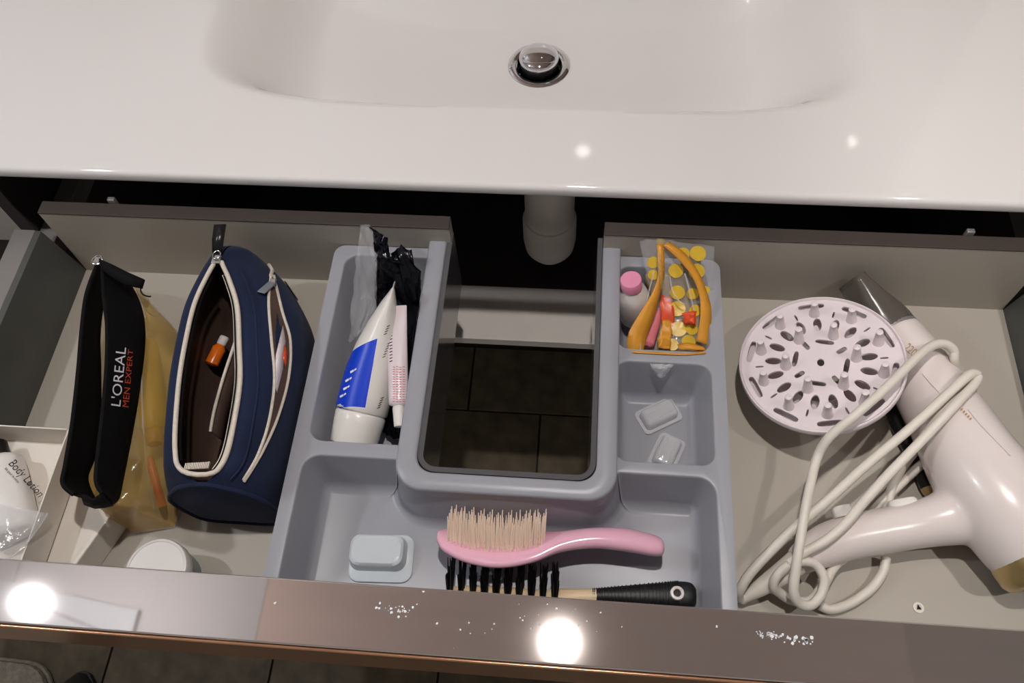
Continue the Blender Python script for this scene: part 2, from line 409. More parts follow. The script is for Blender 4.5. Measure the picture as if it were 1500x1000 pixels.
for u, v in ((403, 883), (620, 866), (640, 913), (815, 891), (847, 915), (1050, 917)): splash(u, v, .0011)
g.obj('dried_splashes', 'speck', t, smooth=0, kind='stuff', label='white dried splash marks')
c = W(1345, 890, .0)
g = G(); g.lathe(c, (0, 0, 1), [(.0050, 0), (.0050, .0012), (.0028, .0014), (.0026, .0004)], 20, cap=(False, True)); sc_ = g.obj('screw_cap', 'paper', t, label='small white screw hole rim')
g = G(); g.fill([[c+V((-.0022, -.002, .0016)), c+V((.0024, -.0016, .0016)), c+V((-.0004, .003, .0016))]]); g.obj('screw_hole', 'black', t, smooth=0)

# ------------------------------------------------------------------ grey organiser tray
ZT = .075; ZU = .088
t = tray = thing('organiser_tray', 'grey plastic organiser tray wrapped round the U-shaped drawer cut-out', 'tray', (0, -.2, .0005))
outer = [V(p) for p in [(-.209, -.3985), (.209, -.3985), (.209, -.001), (.094, -.001), (.094, -.268), (-.094, -.268), (-.094, -.001), (-.209, -.001)]]
R_out = [.012, .012, .012, .002, .01, .01, .002, .012]
pocketsdef = [
    (rect(-.1965, -.1005, -.233, -.012), [.016, .004, .004, .016], .010),
    (rect(.1005, .1965, -.115, -.012), [.014]*4, .010),
    (rect(.1005, .1965, -.236, -.127), [.014]*4, .012),
    ([V(p) for p in [(-.1965, -.3920), (.1965, -.3920), (.1965, -.2455), (.103, -.2455), (.103, -.277), (-.103, -.277), (-.103, -.2455), (-.1965, -.2455)]], [.016, .016, .018, .003, .03, .03, .003, .018], .013)]
g = G(); holes = []
for pts, rd, zf in pocketsdef:
    prof = [(0, ZT), (.0006, ZT-.0002), (.0013, ZT-.0010), (.0018, ZT-.0026), (.0085, zf+.011), (.0105, zf+.006), (.0135, zf+.002), (.018, zf)]
    loops = [[V((p.x, p.y, z)) for p in rr_loop(pts, rd, d)] for d, z in prof]
    holes.append(loops[0]); g.loft(loops, cap=(False, False)); g.fill([loops[-1]])
ol = round_poly(outer, R_out); top = [V((p.x, p.y, ZT)) for p in ol]
g.fill([top]+holes)
g.loft([top, [V((p.x, p.y, .001)) for p in ol]], cap=(False, False))
g.obj('tray_body', 'tray', t, smooth=45)
ro = round_poly([V(p) for p in [(-.1035, .0), (-.1035, -.2795), (.1035, -.2795), (.1035, .0)]], [0, .027, .027, 0], 9)
ri = round_poly([V(p) for p in [(-.084, .0), (-.084, -.2615), (.084, -.2615), (.084, .0)]], [0, .017, .017, 0], 9)
g = G(); secs = []
for a, b in zip(ro, ri):
    o3 = lambda f, z: V((a.x+(b.x-a.x)*f, a.y+(b.y-a.y)*f, z))
    secs.append([o3(.05, .02), o3(0, ZU-.004), o3(.02, ZU-.0015), o3(.1, ZU), o3(.9, ZU), o3(.98, ZU-.0015), o3(1, ZU-.004), o3(.98, .02)])
g.loft(secs); g.obj('cutout_rim', 'tray', t, smooth=45)


# ================================================================== THINGS ON THE LEFT
# white cartons
t = thing('open_carton', 'open white carton holding the body lotion, stacked on a flat carton', 'box', (-.485, -.30, .0385))
bx0, bx1, by0, by1, bz0, bz1 = -.530, -.434, -.3980, -.236, .0385, .077
for n_, (a, b, c, d, e, f) in (('carton_base', (bx0, bx1, by0, by1, bz0, bz0+.0015)), ('carton_wall', (bx0, bx0+.0015, by0, by1, bz0, bz1)),
        ('carton_wall', (bx1-.0015, bx1, by0, by1, bz0, bz1)), ('carton_wall', (bx0+.0016, bx1-.0016, by1-.0015, by1, bz0, bz1+.001)), ('carton_wall', (bx0+.0016, bx1-.0016, by0, by0+.0015, bz0, bz1-.01))):
    g = G(); g.box(a, b, c, d, e, f); g.obj(n_, 'paper', t, bevel=.0004)
t = thing('flat_carton', 'flat white carton lying under the open carton', 'box', (-.46, -.31, .001))
g = G(); g.prism([[(-.530, -.3985), (-.4210, -.3985), (-.3865, -.309), (-.432, -.285), (-.432, -.240), (-.530, -.240)]], .001, .0378); g.obj('carton_body', 'paper', t, bevel=.0006)
g = G(); g.prism([[(-.4115, -.369), (-.4105, -.3692), (-.3870, -.309), (-.3880, -.3087)]], .0379, .0383); g.obj('carton_flap', 'paper', t, smooth=0)
# lotion bottle
A = V((-.5085, -.2680, .060)); B = V((-.4640, -.3410, .058)); ax = (B-A).normalized(); sd = ax.cross(V((0, 0, 1))).normalized(); up = sd.cross(ax)
t = thing('lotion_bottle', 'flat white body lotion bottle with black cap in the open carton', 'bottle', (-.49, -.29, .041))
def flat_sec(c, a, b, e=2.6, n=28):
    out = []
    for k in range(n):
        th = 2*math.pi*k/n; cc, ss = math.cos(th), math.sin(th)
        out.append(c+sd*(a*math.copysign(abs(cc)**(2/e), cc))+up*(b*math.copysign(abs(ss)**(2/e), ss)))
    return out
L_ = (B-A).length
g = G(); g.loft([flat_sec(A+ax*f*L_, a, b) for f, a, b in ((-.02, .010, .008), (.0, .017, .0125), (.05, .024, .0155), (.12, .0258, .017), (.5, .0262, .0172), (.9, .0258, .017), (.97, .0240, .0155), (1, .021, .012))]); lb = g.obj('bottle_body', 'white', t)
g = G(); g.loft([flat_sec(A+ax*f, a, b) for f, a, b in ((-.0195, .012, .0085), (-.018, .0140, .0105), (-.004, .0150, .0110), (-.002, .0150, .0110))]); g.obj('bottle_cap', 'black', t)
tr = bvh(lb); fn = lambda p: hit(tr, p.x, p.y, .0004, .07)
text_on('lettering', 'Body Lotion', [(12, 680), (57, 729), (66, 721), (21, 671)], fn, 'ink', t, .25)
text_on('lettering', 'lait pour le corps', [(7, 687), (26, 708), (29, 705), (10, 684)], fn, 'ink', t)
g = G(); pa = cr(P([(70, 752, .078), (55, 775, .079), (35, 800, .079), (12, 818, .078), (-10, 826, .078)]), 6)
g.tube(pa, .0009, 6)
g2 = G(); rows = []
for k, p in enumerate(pa):
    f = k/(len(pa)-1)
    rows.append([p+(W(-15, 735, .0795)-p)*q+V((0, 0, .002*math.sin(q*9+f*7))) for q in (0, .2, .4, .6, .8, 1)])
t = thing('clear_sachet', 'clear plastic sachet lying over the lotion bottle', 'bag', (-.49, -.33, .077))
g2.loft(rows, closed=False, cap=(False, False)); g2.obj('film', 'clear', t, solid=.0002)
g.obj('sealed_edge', 'clearhard', t)
# round jar
c = W(230, 827, .046); t = thing('round_jar', 'small round jar with white lid behind the drawer front', 'jar', (c.x, c.y, .0005))
c = V((c.x, c.y-.004, 0))
g = G(); g.lathe(c, (0, 0, 1), [(.024, .001), (.027, .002), (.0275, .006), (.0275, .032), (.025, .034)], 40); g.obj('jar_body', 'zipgrey', t)
g = G(); g.lathe(c, (0, 0, 1), [(.029, .031), (.0295, .032), (.0295, .0445), (.0285, .0462), (.0262, .0468), (.0258, .0462), (.001, .0462)], 48); g.obj('lid', 'white', t)

# ---- black zip pouch with yellowed vinyl body
t = thing('vinyl_pouch', 'yellowed clear vinyl pouch with a wide black zip band', 'pouch', (-.39, -.2, .001))
RT = P([(150, 388, .122), (152, 430, .124), (157, 480, .125), (156, 540, .125), (150, 610, .125), (143, 670, .124), (141, 705, .123), (150, 722, .120)])
RB = P([(178, 398, .088), (203, 440, .085), (212, 490, .084), (204, 570, .084), (192, 640, .084), (180, 700, .084), (174, 728, .085), (165, 738, .086)])
LT = P([(143, 386, .122), (127, 430, .124), (120, 480, .125), (115, 540, .125), (106, 620, .125), (96, 680, .124), (92, 708, .123), (108, 724, .120)])
LB = P([(162, 400, .088), (152, 440, .088), (146, 490, .088), (147, 540, .088), (147, 610, .088), (140, 665, .088), (128, 700, .088), (140, 733, .088)])
RTs, RBs, LTs, LBs = [cr(k, 6) for k in (RT, RB, LT, LB)]
def band(a, b, bow):
    rows = []
    for p, q in zip(a, b):
        rows.append([p*(1-f)+q*f+V((bow*math.sin(f*math.pi), 0, 0)) for f in (0, .06, .25, .5, .75, 1)])
    g = G(); g.loft(rows, closed=False, cap=(False, False)); return g
rb_ = band(RTs, RBs, .002).obj('zip_band', 'blackfab', t, solid=.0022, label='black band with white and red lettering')
band(LTs, LBs, -.002).obj('zip_band', 'blackfab', t, solid=.0022)
g = G(); g.tube(RTs, .0022, 8); g.tube(LTs, .0022, 8); g.obj('zipper_edge', 'blackfab', t)
e0, e1 = RTs[-1], LTs[-1]
g = G(); g.loft([[LTs[-1], LBs[-1]+V((0, 0, -.003))], P([(122, 726, .118), (126, 738, .088)]), P([(136, 733, .118), (140, 742, .086)]), P([(146, 727, .119), (152, 741, .086)]), [RTs[-1], RBs[-1]]], closed=False, cap=(False, False)); g.obj('band_end', 'blackfab', t, solid=.004)
g = G(); g.loft([P([(146, 380, .126), (149, 394, .126)]), P([(165, 388, .126), (158, 402, .124)]), P([(190, 400, .125), (183, 417, .122)]), P([(211, 409, .124), (207, 422, .121)])], closed=False, cap=(False, False)); g.obj('zip_tail', 'blackfab', t, solid=.005)
g = G(); g.tube(cr(P([(209, 416, .122), (206, 424, .120), (209, 431, .118), (217, 434, .117), (221, 434, .117)]), 4), .0008, 6); g.obj('loose_thread', 'blackfab', t)
c = W(142, 381, .127); g = G(); rng = [c+V((.0055*math.cos(k*.3927), .0055*math.sin(k*.3927), .001*math.sin(k*.7))) for k in range(16)]
g.tube(rng, .0011, 8, loop=True); g.obox(c+V((0, 0, -.001)), (.0028, 0, 0), (0, .0035, 0), (0, 0, .0016)); g.obj('zip_slider', 'zipmetal', t)
# vinyl body under the band
rows = []
FLR = cr(P([(200, 425, .002), (255, 480, .002), (288, 540, .002), (296, 600, .002), (298, 660, .002), (297, 715, .002), (290, 755, .002), (262, 772, .002)]), 6)
n_ = len(RBs)
FLR = [V((min(q.x, -.337), q.y, q.z)) for q in FLR]
for k in range(n_):
    f = k/(n_-1); a, b = LBs[k], RBs[k]; fl_ = FLR[k]
    lw = V((LTs[k].x-.006*math.sin(math.pi*f), LTs[k].y, .05)); lf = V((LTs[k].x+.004, LTs[k].y, .002))
    if lf.y < -.283: lf.x = max(lf.x, -.383); lw.x = max(lw.x, -.384)
    wob = .003*math.sin(k*.9)
    mid = (b+fl_)*.5+V((.014*math.sin(math.pi*f)+wob, 0, .012))
    mid.x = min(mid.x, -.339)
    rows.append([a, lw, lf, (lf+fl_)*.5+V((0, 0, 0)), fl_, (mid+fl_)*.5+V((wob*.5, 0, .0)), mid, (mid+b)*.5+V((.002-wob, 0, .003)), b])
g = G(); g.loft(rows, closed=False, cap=(False, False))
fr_ = rows[-1]; g.add(fr_, [(0, 1, 2, 3, 4, 5, 6, 7, 8)]); vb = g.obj('vinyl_body', 'vinyl', t, solid=.0006, smooth=60)
g = G(); g.tube([p for p in FLR]+[rows[-1][3], rows[-1][2]], .0008, 6); g.tube(cr(P([(207, 520, .085), (208, 590, .082), (211, 640, .075), (217, 700, .05), (226, 745, .03)]), 5), .0009, 6); g.obj('vinyl_seam', 'clearhard', t)
tr2 = bvh(rb_); fn2 = lambda p: hit(tr2, p.x, p.y, .0018, .1)
text_on('lettering', "L'OREAL", [(174, 596), (183, 510), (168, 508), (160, 594)], fn2, 'whiteink', t)
text_on('lettering', 'MEN EXPERT', [(186, 597), (193, 513), (186, 512), (177, 596)], fn2, 'redink', t)
# what shows through the vinyl
t = thing('yellow_bottle', 'yellow plastic bottle inside the vinyl pouch', 'bottle', (-.385, -.16, .01))
a, b = W(212, 500, .045), W(226, 640, .04); d = (b-a)
g = G(); g.lathe(a, d, [(.008, 0), (.0125, .004), (.0135, .012), (.0135, d.length*.8), (.011, d.length*.9), (.007, d.length*.94)], 24); g.obj('bottle_body', 'yellowp', t)
g = G(); g.lathe(a+d*.94, d, [(.008, 0), (.0085, .002), (.0085, .013), (.007, .015)], 20); g.obj('bottle_cap', 'orange', t)
t = thing('red_lip_pencil', 'red pencil with dark tip inside the vinyl pouch', 'pencil', (-.36, -.28, .01))
a, b = W(218, 668, .035), W(238, 742, .014); d = b-a
g = G(); g.lathe(a, d, [(.0035, 0), (.0042, .002), (.0042, d.length)], 16); g.obj('barrel', 'redbit', t)
g = G(); g.lathe(b, d, [(.0040, 0), (.0035, .008), (.0012, .014)], 16); g.obj('tip', 'black', t)

# ---- navy cosmetic bag
t = thing('navy_cosmetic_bag', 'navy fabric cosmetic bag standing open with cream piping', 'bag', (-.285, -.16, .0005))
#        y      xl     xr     xL     xR    zlip
ST = [(-.022, -.320, -.292, -.3085, -.3065, .088),
      (-.036, -.328, -.272, -.3085, -.3060, .115),
      (-.062, -.329, -.247, -.3085, -.3050, .129),
      (-.090, -.331, -.229, -.3130, -.2880, .132),
      (-.120, -.333, -.218, -.3170, -.2730, .131),
      (-.160, -.332, -.2135, -.3155, -.2620, .129),
      (-.200, -.328, -.2125, -.3110, -.2520, .128),
      (-.245, -.324, -.2130, -.3020, -.2475, .128),
      (-.272, -.323, -.2150, -.2950, -.2475, .127),
      (-.286, -.322, -.2180, -.2880, -.2530, .125),
      (-.296, -.320, -.2200, -.2700, -.2660, .116)]
STV = [V((a, b, c)) for a, b, c, d, e, f in ST]; STW = [V((d, e, f)) for a, b, c, d, e, f in ST]
s1, s2 = cr(STV, 5), cr(STW, 5)
def bag_sec(k, sh):
    y, xl, xr = s1[k]; xL, xR, zl = s2[k]; h = zl/.13
    pts = [(xL, zl), (xL-.012, zl-.004), (xL*.45+xl*.55-.004, .108*h), (xl, .07*h), (xl+.004, .028*h), (xl+.016, .004), ((xl+xr)/2, .002), (xr-.014, .004), (xr-.001, .022*h), (xr, .060*h), (xr-.004, .088*h), (xR*.4+xr*.6+.002, .112*h), (xR+.010, zl-.003), (xR, zl)]
    c = V(((xl+xr)/2, y, .06))
    base = [V((a, y, z)) for a, z in pts]
    if sh:
        base = [base[0]]+[p+(c-p)*.055 for p in base[1:-1]]+[base[-1]]
    r = cr(base, 3)
    return r
secs = [bag_sec(k, 0) for k in range(len(s1))]
g = G(); g.loft(secs, closed=False, cap=(False, False)); g.add(secs[0], [tuple(range(len(secs[0])))])
body = g.obj('bag_body', 'navy', t, smooth=60)
end = secs[-1]
cen = V((-.277, -.301, .055)); n_ = len(end)
g = G(); g.add([cen]+[cen+(p-cen)*.55+V((0, -.003, 0)) for p in end]+end, [(0, 1+i, 1+(i+1) % n_) for i in range(n_)]+[(1+i, 1+n_+i, 1+n_+(i+1) % n_, 1+(i+1) % n_) for i in range(n_)])
g.obj('end_gusset', 'navy', t, smooth=60)
g = G(); g.tube([p+V((0, -.0005, 0)) for p in end], .0022, 8, loop=True); g.obj('gusset_seam', 'navy', t)
g = G(); isec = [bag_sec(k, 1) for k in range(6, len(s1)-2)]; g.loft(isec, closed=False, cap=(False, False)); g.add(isec[0], [tuple(range(len(isec[0])))]); g.add(isec[-1], [tuple(range(len(isec[-1])))]); g.obj('lining', 'lining', t, smooth=60)
i0, i1 = 11, 45
Ll = [V((s2[k].x, s1[k].x, s2[k].z+.001)) for k in range(i0, i1+1)]; Rl = [V((s2[k].y, s1[k].x, s2[k].z+.001)) for k in range(i0, i1+1)]
fe = [V((-.2845, -.2885, .1262)), V((-.2785, -.2905, .1262)), V((-.2700, -.2912, .1262)), V((-.2620, -.2905, .1262)), V((-.2560, -.2885, .1262))]
g = G(); g.tube(Ll+fe+Rl[::-1], .0023, 10); g.obj('zip_piping', 'cream', t, label='cream piping round the open zip')
g = G(); inn = lambda p, q, f: p+(q-p).normalized()*f
zr = cr([inn(p, q, .0040)-V((0, 0, .0005)) for p, q in zip(Rl[3:], Ll[3:])], 6)
for k in range(0, len(zr)-1, 1):
    d = (zr[k+1]-zr[k]).normalized(); g.obox(zr[k], d*.00035, d.cross(V((0, 0, 1))).normalized()*.0016, (0, 0, .0007))
g.obj('zip_teeth', 'cream', t, smooth=0, kind='stuff')
g = G(); g.tube([inn(p, q, .004)-V((0, 0, .001)) for p, q in zip(Rl[3:], Ll[3:])], .0015, 6); g.tube([inn(p, q, .0038)-V((0, 0, .003)) for p, q in zip(Ll[3:-3], Rl[3:-3])], .0012, 6); g.obj('zip_tape', 'blackfab', t)
g = G()
for k in range(14): g.obox(V((-.284+k*.0016, -.2835+.0002*k, .1235)), (.0005, 0, 0), (0, .003, 0), (0, 0, .0012))
g.obj('folded_zip_end', 'cream', t, smooth=0)
# zip slider and strap at the rear end
c = V((-.3072, -.0665, .1325)); g = G(); g.obox(c, (.0045, 0, 0), (0, .005, 0), (0, 0, .0025)); g.tube([c+V((.004*math.cos(k*.524), .004+.005*math.sin(k*.524), .004)) for k in range(12)], .0009, 6, loop=True); g.obj('zip_slider', 'zipmetal', t, bevel=.001)
g = G(); g.loft([[V((-.3130, -.060, .134)), V((-.3035, -.058, .134))], [V((-.3145, -.047, .140)), V((-.3030, -.045, .140))], [V((-.3140, -.032, .146)), V((-.3020, -.031, .146))]], closed=False, cap=(False, False)); g.obj('pull_strap', 'black', t, solid=.002)
# side pocket with its own zip
trb = bvh(body); hb = lambda u, v, o=.0008: hit(trb, u, v, o, .09)
pl = [hb(u, v, .0012) for u, v in [(k.x, k.y) for k in cr([V(q+(0,)) for q in [(396, 405), (393, 445), (397, 500), (401, 555), (393, 615), (377, 665), (356, 702)]], 6)]]
pr_ = [hb(u, v, .0012) for u, v in [(k.x, k.y) for k in cr([V(q+(0,)) for q in [(400, 405), (412, 455), (424, 500), (421, 555), (404, 615), (381, 665), (357, 704)]], 6)]]
g = G(); g.tube(pl, .0015, 8); g.tube(pr_, .0015, 8); g.tube([hb(394, 388, .001), hb(398, 397, .001), pl[0]], .002, 8); pp = g.obj('pocket_piping', 'cream', t)
g = G(); g.loft([[p+(q-p)*f+V((0, 0, -.0006)) for f in (0, .33, .67, 1)] for p, q in zip(pl, pr_)], closed=False, cap=(False, False)); g.obj('pocket_opening', 'lining', t)
g = G(); q = [hb(*k, .0016) for k in [(413, 478), (417, 500), (413, 540), (404, 575), (400, 560), (403, 520)]]; g.add(q, [tuple(range(6))]); g.obj('pocket_paper', 'pinktube', t, solid=.0006)
g = G(); q = [hb(*k, .0022) for k in [(415, 505), (419, 520), (416, 538), (412, 525)]]; g.add(q, [tuple(range(4))]); g.obj('pocket_print', 'redbit', t, solid=.0004)
c = hb(397, 418, .004); e = hb(381, 433, .004); g = G(); g.obox((c+e)*.5+V((0, 0, .001)), (e-c)*.5, ((e-c).cross(V((0, 0, 1)))).normalized()*.0042, (0, 0, .001)); g.obj('pocket_zip_pull', 'zipgrey', t, bevel=.0008)
g = G(); g.obox(c, (.003, 0, 0), (0, .0045, 0), (0, 0, .002)); g.obj('pocket_slider', 'zipmetal', t, bevel=.0008)
g = G(); hi = lambda u, v, o: hit_in(trb, u, v, o, -1, .2)
q = [hi(*k, .0016) for k in [(418, 412), (426, 413), (441, 438), (434, 441)]]; g.add(q, [(0, 1, 2, 3)]); g.obj('brand_tag', 'black', t, solid=.001)
g = G()
for f in (.15, .3, .5, .7):
    a_ = V((419+16*f, 414+26*f)); g.add([hi(a_.x, a_.y, .0028), hi(a_.x+6, a_.y-1, .0028), hi(a_.x+7, a_.y+1.5, .0028), hi(a_.x+1.2, a_.y+2.5, .0028)], [(0, 1, 2, 3)])
g.obj('tag_print', 'whiteink', t, smooth=0)
g = G(); g.tube([V((s2[k].y+.016, s1[k].x, s2[k].z-.0035)) for k in range(12, 48)], .0009, 6); g.obj('side_seam', 'navy', t)
# inside the navy bag
g = G(); g.tube(cr(P([(349, 488, .118), (338, 520, .108), (325, 560, .098), (314, 600, .090), (308, 632, .085)]), 6), .0016, 8); g.obj('inner_pocket_edge', 'cream', t)
g = G(); ea = cr(P([(349, 488, .117), (338, 520, .107), (325, 560, .097), (314, 600, .089), (308, 632, .084)]), 6); g.loft([[q, q+V((.006, 0, -.03))] for q in ea], closed=False, cap=(False, False)); g.obj('inner_pocket', 'lining', t, solid=.0008)
t = thing('amber_vial', 'small orange vial lying at the bottom of the navy bag', 'bottle', (-.31, -.17, .02))
a = W(309, 535, .050); g = G(); g.lathe(a, (.3, 1, .2), [(.004, 0), (.007, .002), (.007, .02), (.004, .024)], 20); g.obj('vial_body', 'amber', t)
g = G(); g.lathe(a+V((.3, 1, .2)).normalized()*.024, (.3, 1, .2), [(.0045, 0), (.005, .001), (.005, .009), (.004, .01)], 20); g.obj('vial_cap', 'white', t)

# ================================================================== THINGS IN THE TRAY
def frame_of(d):
    d = V(d).normalized(); x = d.cross(V((0, 0, 1))).normalized(); return d, x, x.cross(d)
def esec(c, x, y, a, b, n=28, e=2.0):
    out = []
    for k in range(n):
        th = 2*math.pi*k/n; cc, ss = math.cos(th), math.sin(th)
        out.append(c+x*(a*math.copysign(abs(cc)**(2/e), cc))+y*(b*math.copysign(abs(ss)**(2/e), ss)))
    return out
# big cream tube: cap end low at the front, crimped end leaning up at the rear
t = thing('cream_tube', 'white cream tube with blue label leaning in the long compartment', 'tube', (-.152, -.21, .012))
c0 = W(517, 652, .038); c1 = W(577, 418, .098); d, x, y = frame_of(c1-c0); L_ = (c1-c0).length
tw_ = V((.25, 0, 1)).normalized(); vr = ray(577, 425); flat = -(vr-d*vr.dot(d)).normalized(); fx = d.cross(flat).normalized()
if fx.dot(x) < 0: fx = -fx
def tsec(f, a, b, tw=0.0):
    xx = (x*(1-tw)+fx*tw); yy = (y*(1-tw)+flat*tw)
    if xx.length < .2: xx = x
    return esec(c0+d*(L_*f), xx.normalized(), yy.normalized(), a, b)
g = G(); g.loft([tsec(f, a, b, tw) for f, a, b, tw in ((.20, .0245, .0245, 0), (.21, .0265, .0265, 0), (.30, .0268, .0266, 0), (.45, .0262, .0270, .1), (.60, .0225, .0275, .35), (.75, .0160, .0285, .65), (.88, .0085, .0290, .9), (.96, .0025, .0295, 1), (.965, .0010, .0295, 1), (1, .0010, .0295, 1))])
tb = g.obj('tube_body', 'tubewhite', t, smooth=60)
g = G(); g.loft([tsec(f, a, a) for f, a in ((0, .0215), (.004, .0232), (.02, .0238), (.14, .0255), (.185, .0258), (.195, .0248), (.2, .0235))]); g.obj('tube_cap', 'tubewhite', t, smooth=50)
tr = bvh(tb); fT = lambda u, v, o=.0005: hit_in(tr, u, v, o, 1, 0)
# blue label: a patch on the tube surface
top_e = cr([V((553, 495.5, 0)), V((535, 503, 0)), V((520, 512, 0)), V((510, 522, 0)), V((503, 530, 0))], 4)
bot_e = cr([V((535, 597, 0)), V((520, 595.5, 0)), V((505, 596, 0)), V((494, 597, 0)), V((484, 600, 0))], 4)
def patch(name, m, off, grow):
    rows = []
    for k in range(len(top_e)):
        a, b = top_e[k].copy(), bot_e[k].copy(); f = k/(len(top_e)-1)
        a.y -= grow; b.y += grow
        if k == 0: a.x += grow; b.x += grow
        rows.append([fT(a.x+(b.x-a.x)*q/14, a.y+(b.y-a.y)*q/14, off) for q in range(15)])
    g = G(); g.loft(rows, closed=False, cap=(False, False)); return g.obj(name, m, t)
patch('label_border', 'whiteink', .0003, 1.3); patch('label', 'blue', .0006, 0)
g = G()
for u, v in ((514, 544), (507, 557), (504, 569), (499, 580)):
    g.add([fT(u, v, .0011), fT(u+5, v-3, .0011), fT(u+5.5, v+0, .0011), fT(u+.5, v+3, .0011)], [(0, 1, 2, 3)])
    g.add([fT(u+6, v-3, .0011), fT(u+9, v-5, .0011), fT(u+9, v-2.5, .0011), fT(u+6, v-.5, .0011)], [(0, 1, 2, 3)])
g.obj('label_lettering', 'whiteink', t, smooth=0, kind='stuff')
g = G()
for (u0, v0, n_, st) in ((567, 503, 6, 4.2), (557, 583, 5, 3.8), (566, 478, 4, 4)):
    for k in range(n_):
        u, v = u0-k*.35*st, v0+k*.95*st
        g.add([fT(u, v, .0007), fT(u+4.5, v-2.2, .0007), fT(u+4.8, v-1.2, .0007), fT(u+.3, v+1, .0007)], [(0, 1, 2, 3)])
g.obj('small_print', 'ink', t, smooth=0, kind='stuff')
# small pink tube
t = thing('ointment_tube', 'small pale pink ointment tube with white cap beside the cream tube', 'tube', (-.117, -.14, .02))
c0 = W(584, 592, .078); c1 = W(581, 448, .100); d, x, y = frame_of(c1-c0); L_ = (c1-c0).length
g = G(); g.loft([esec(c0+d*(L_*f), x, y, a, b, 24) for f, a, b in ((-.03, .003, .003), (0, .0095, .0075), (.04, .0098, .0078), (.4, .0098, .006), (.7, .0100, .003), (.93, .0102, .0010), (1, .0102, .0010))]); ob = g.obj('tube_body', 'pinktube', t, smooth=60)
g = G(); g.lathe(c0-d*.004, -d, [(.0055, -.002), (.0062, 0), (.0050, .018), (.0045, .0185)], 20); g.obj('tube_cap', 'white', t)
tro = bvh(ob); g = G()
for k in range(15):
    for j in range(4):
        u = 575.5+j*4.6-(k*.0); v = 537+k*3.6+random.uniform(-.5, .5)
        q = [hit(tro, u+a, v+b, .0004, .08) for a, b in ((0, 0), (3.4, 0), (3.4, 1.1), (0, 1.1))]; g.add(q, [(0, 1, 2, 3)])
g.obj('small_print', 'pinkink', t, smooth=0, kind='stuff')
g = G()
for k in range(16):
    v = 460+k*4.6; q = [hit(tro, 571+a, v+b, .0004, .09) for a, b in ((0, 0), (4, -1.5), (4, 0), (0, 1.5))]; g.add(q, [(0, 1, 2, 3)])
g.obj('brand_print', 'ink', t, smooth=0, kind='stuff')
# crumpled black bag and clear bag behind the tubes
def crumple(rows, amp, seed):
    rnd = random.Random(seed); out = []
    for r in rows:
        out.append([p+V((rnd.uniform(-1, 1), rnd.uniform(-1, 1), rnd.uniform(-1, 1)))*amp for p in r])
    return out
t = thing('black_plastic_bag', 'crumpled black plastic bag stuffed behind the cream tube', 'bag', (-.125, -.06, .02))
rows = [P([(542, 332, .118), (556, 343, .120), (566, 350, .118)]), P([(548, 352, .112), (560, 362, .118), (569, 372, .112)]), P([(552, 380, .100), (566, 380, .108), (582, 384, .105)]),
        P([(550, 410, .075), (575, 405, .085), (615, 400, .085)]), P([(550, 440, .055), (580, 430, .060), (620, 425, .072)]), P([(552, 480, .04), (592, 470, .05), (616, 470, .065)]), P([(560, 520, .03), (596, 530, .045), (606, 530, .06)]), P([(565, 570, .025), (590, 590, .040), (600, 585, .055)]), P([(560, 635, .02), (580, 642, .030), (590, 645, .035)])]
rows = [cr(r, 5) for r in rows]; cols = list(zip(*rows)); cols = [cr(list(c), 4) for c in cols]; rows = [list(r) for r in zip(*cols)]
g = G(); g.loft(clampx(crumple(rows, .0022, 3), -.19, -.1085, -.228, -.016), closed=False, cap=(False, False)); g.obj('bag_film', 'bagblack', t, solid=.0012, smooth=25)
rows = [P([(570, 380, .105), (585, 360, .110), (600, 366, .110)]), P([(575, 395, .095), (592, 378, .103), (606, 388, .098)]), P([(580, 420, .080), (600, 400, .092), (622, 398, .085)]), P([(590, 450, .070), (608, 440, .080), (622, 440, .075)])]
rows = [cr(r, 5) for r in rows]; g = G(); g.loft(clampx(crumple(rows, .0016, 5), -.19, -.1085, -.228, -.016), closed=False, cap=(False, False)); g.obj('bag_fold', 'bagblack', t, solid=.0015, smooth=20)
t = thing('clear_plastic_bag', 'crinkled clear plastic bag sticking up behind the black bag', 'bag', (-.165, -.03, .03))
rows = [P([(528, 328, .114), (538, 328, .116), (547, 340, .114)]), P([(524, 360, .100), (536, 362, .108), (552, 372, .104)]), P([(520, 400, .080), (538, 405, .09), (552, 410, .085)]), P([(515, 450, .060), (532, 450, .068), (550, 445, .065)]), P([(512, 500, .045), (520, 495, .050), (535, 480, .052)])]
rows = [cr(r, 5) for r in rows]; cols = [cr(list(c), 4) for c in zip(*rows)]; rows = [list(r) for r in zip(*cols)]
g = G(); g.loft(clampx(crumple(rows, .0016, 9), -.19, -.1085, -.228, -.016), closed=False, cap=(False, False)); g.obj('bag_film', 'clear', t, solid=.0003, smooth=20)

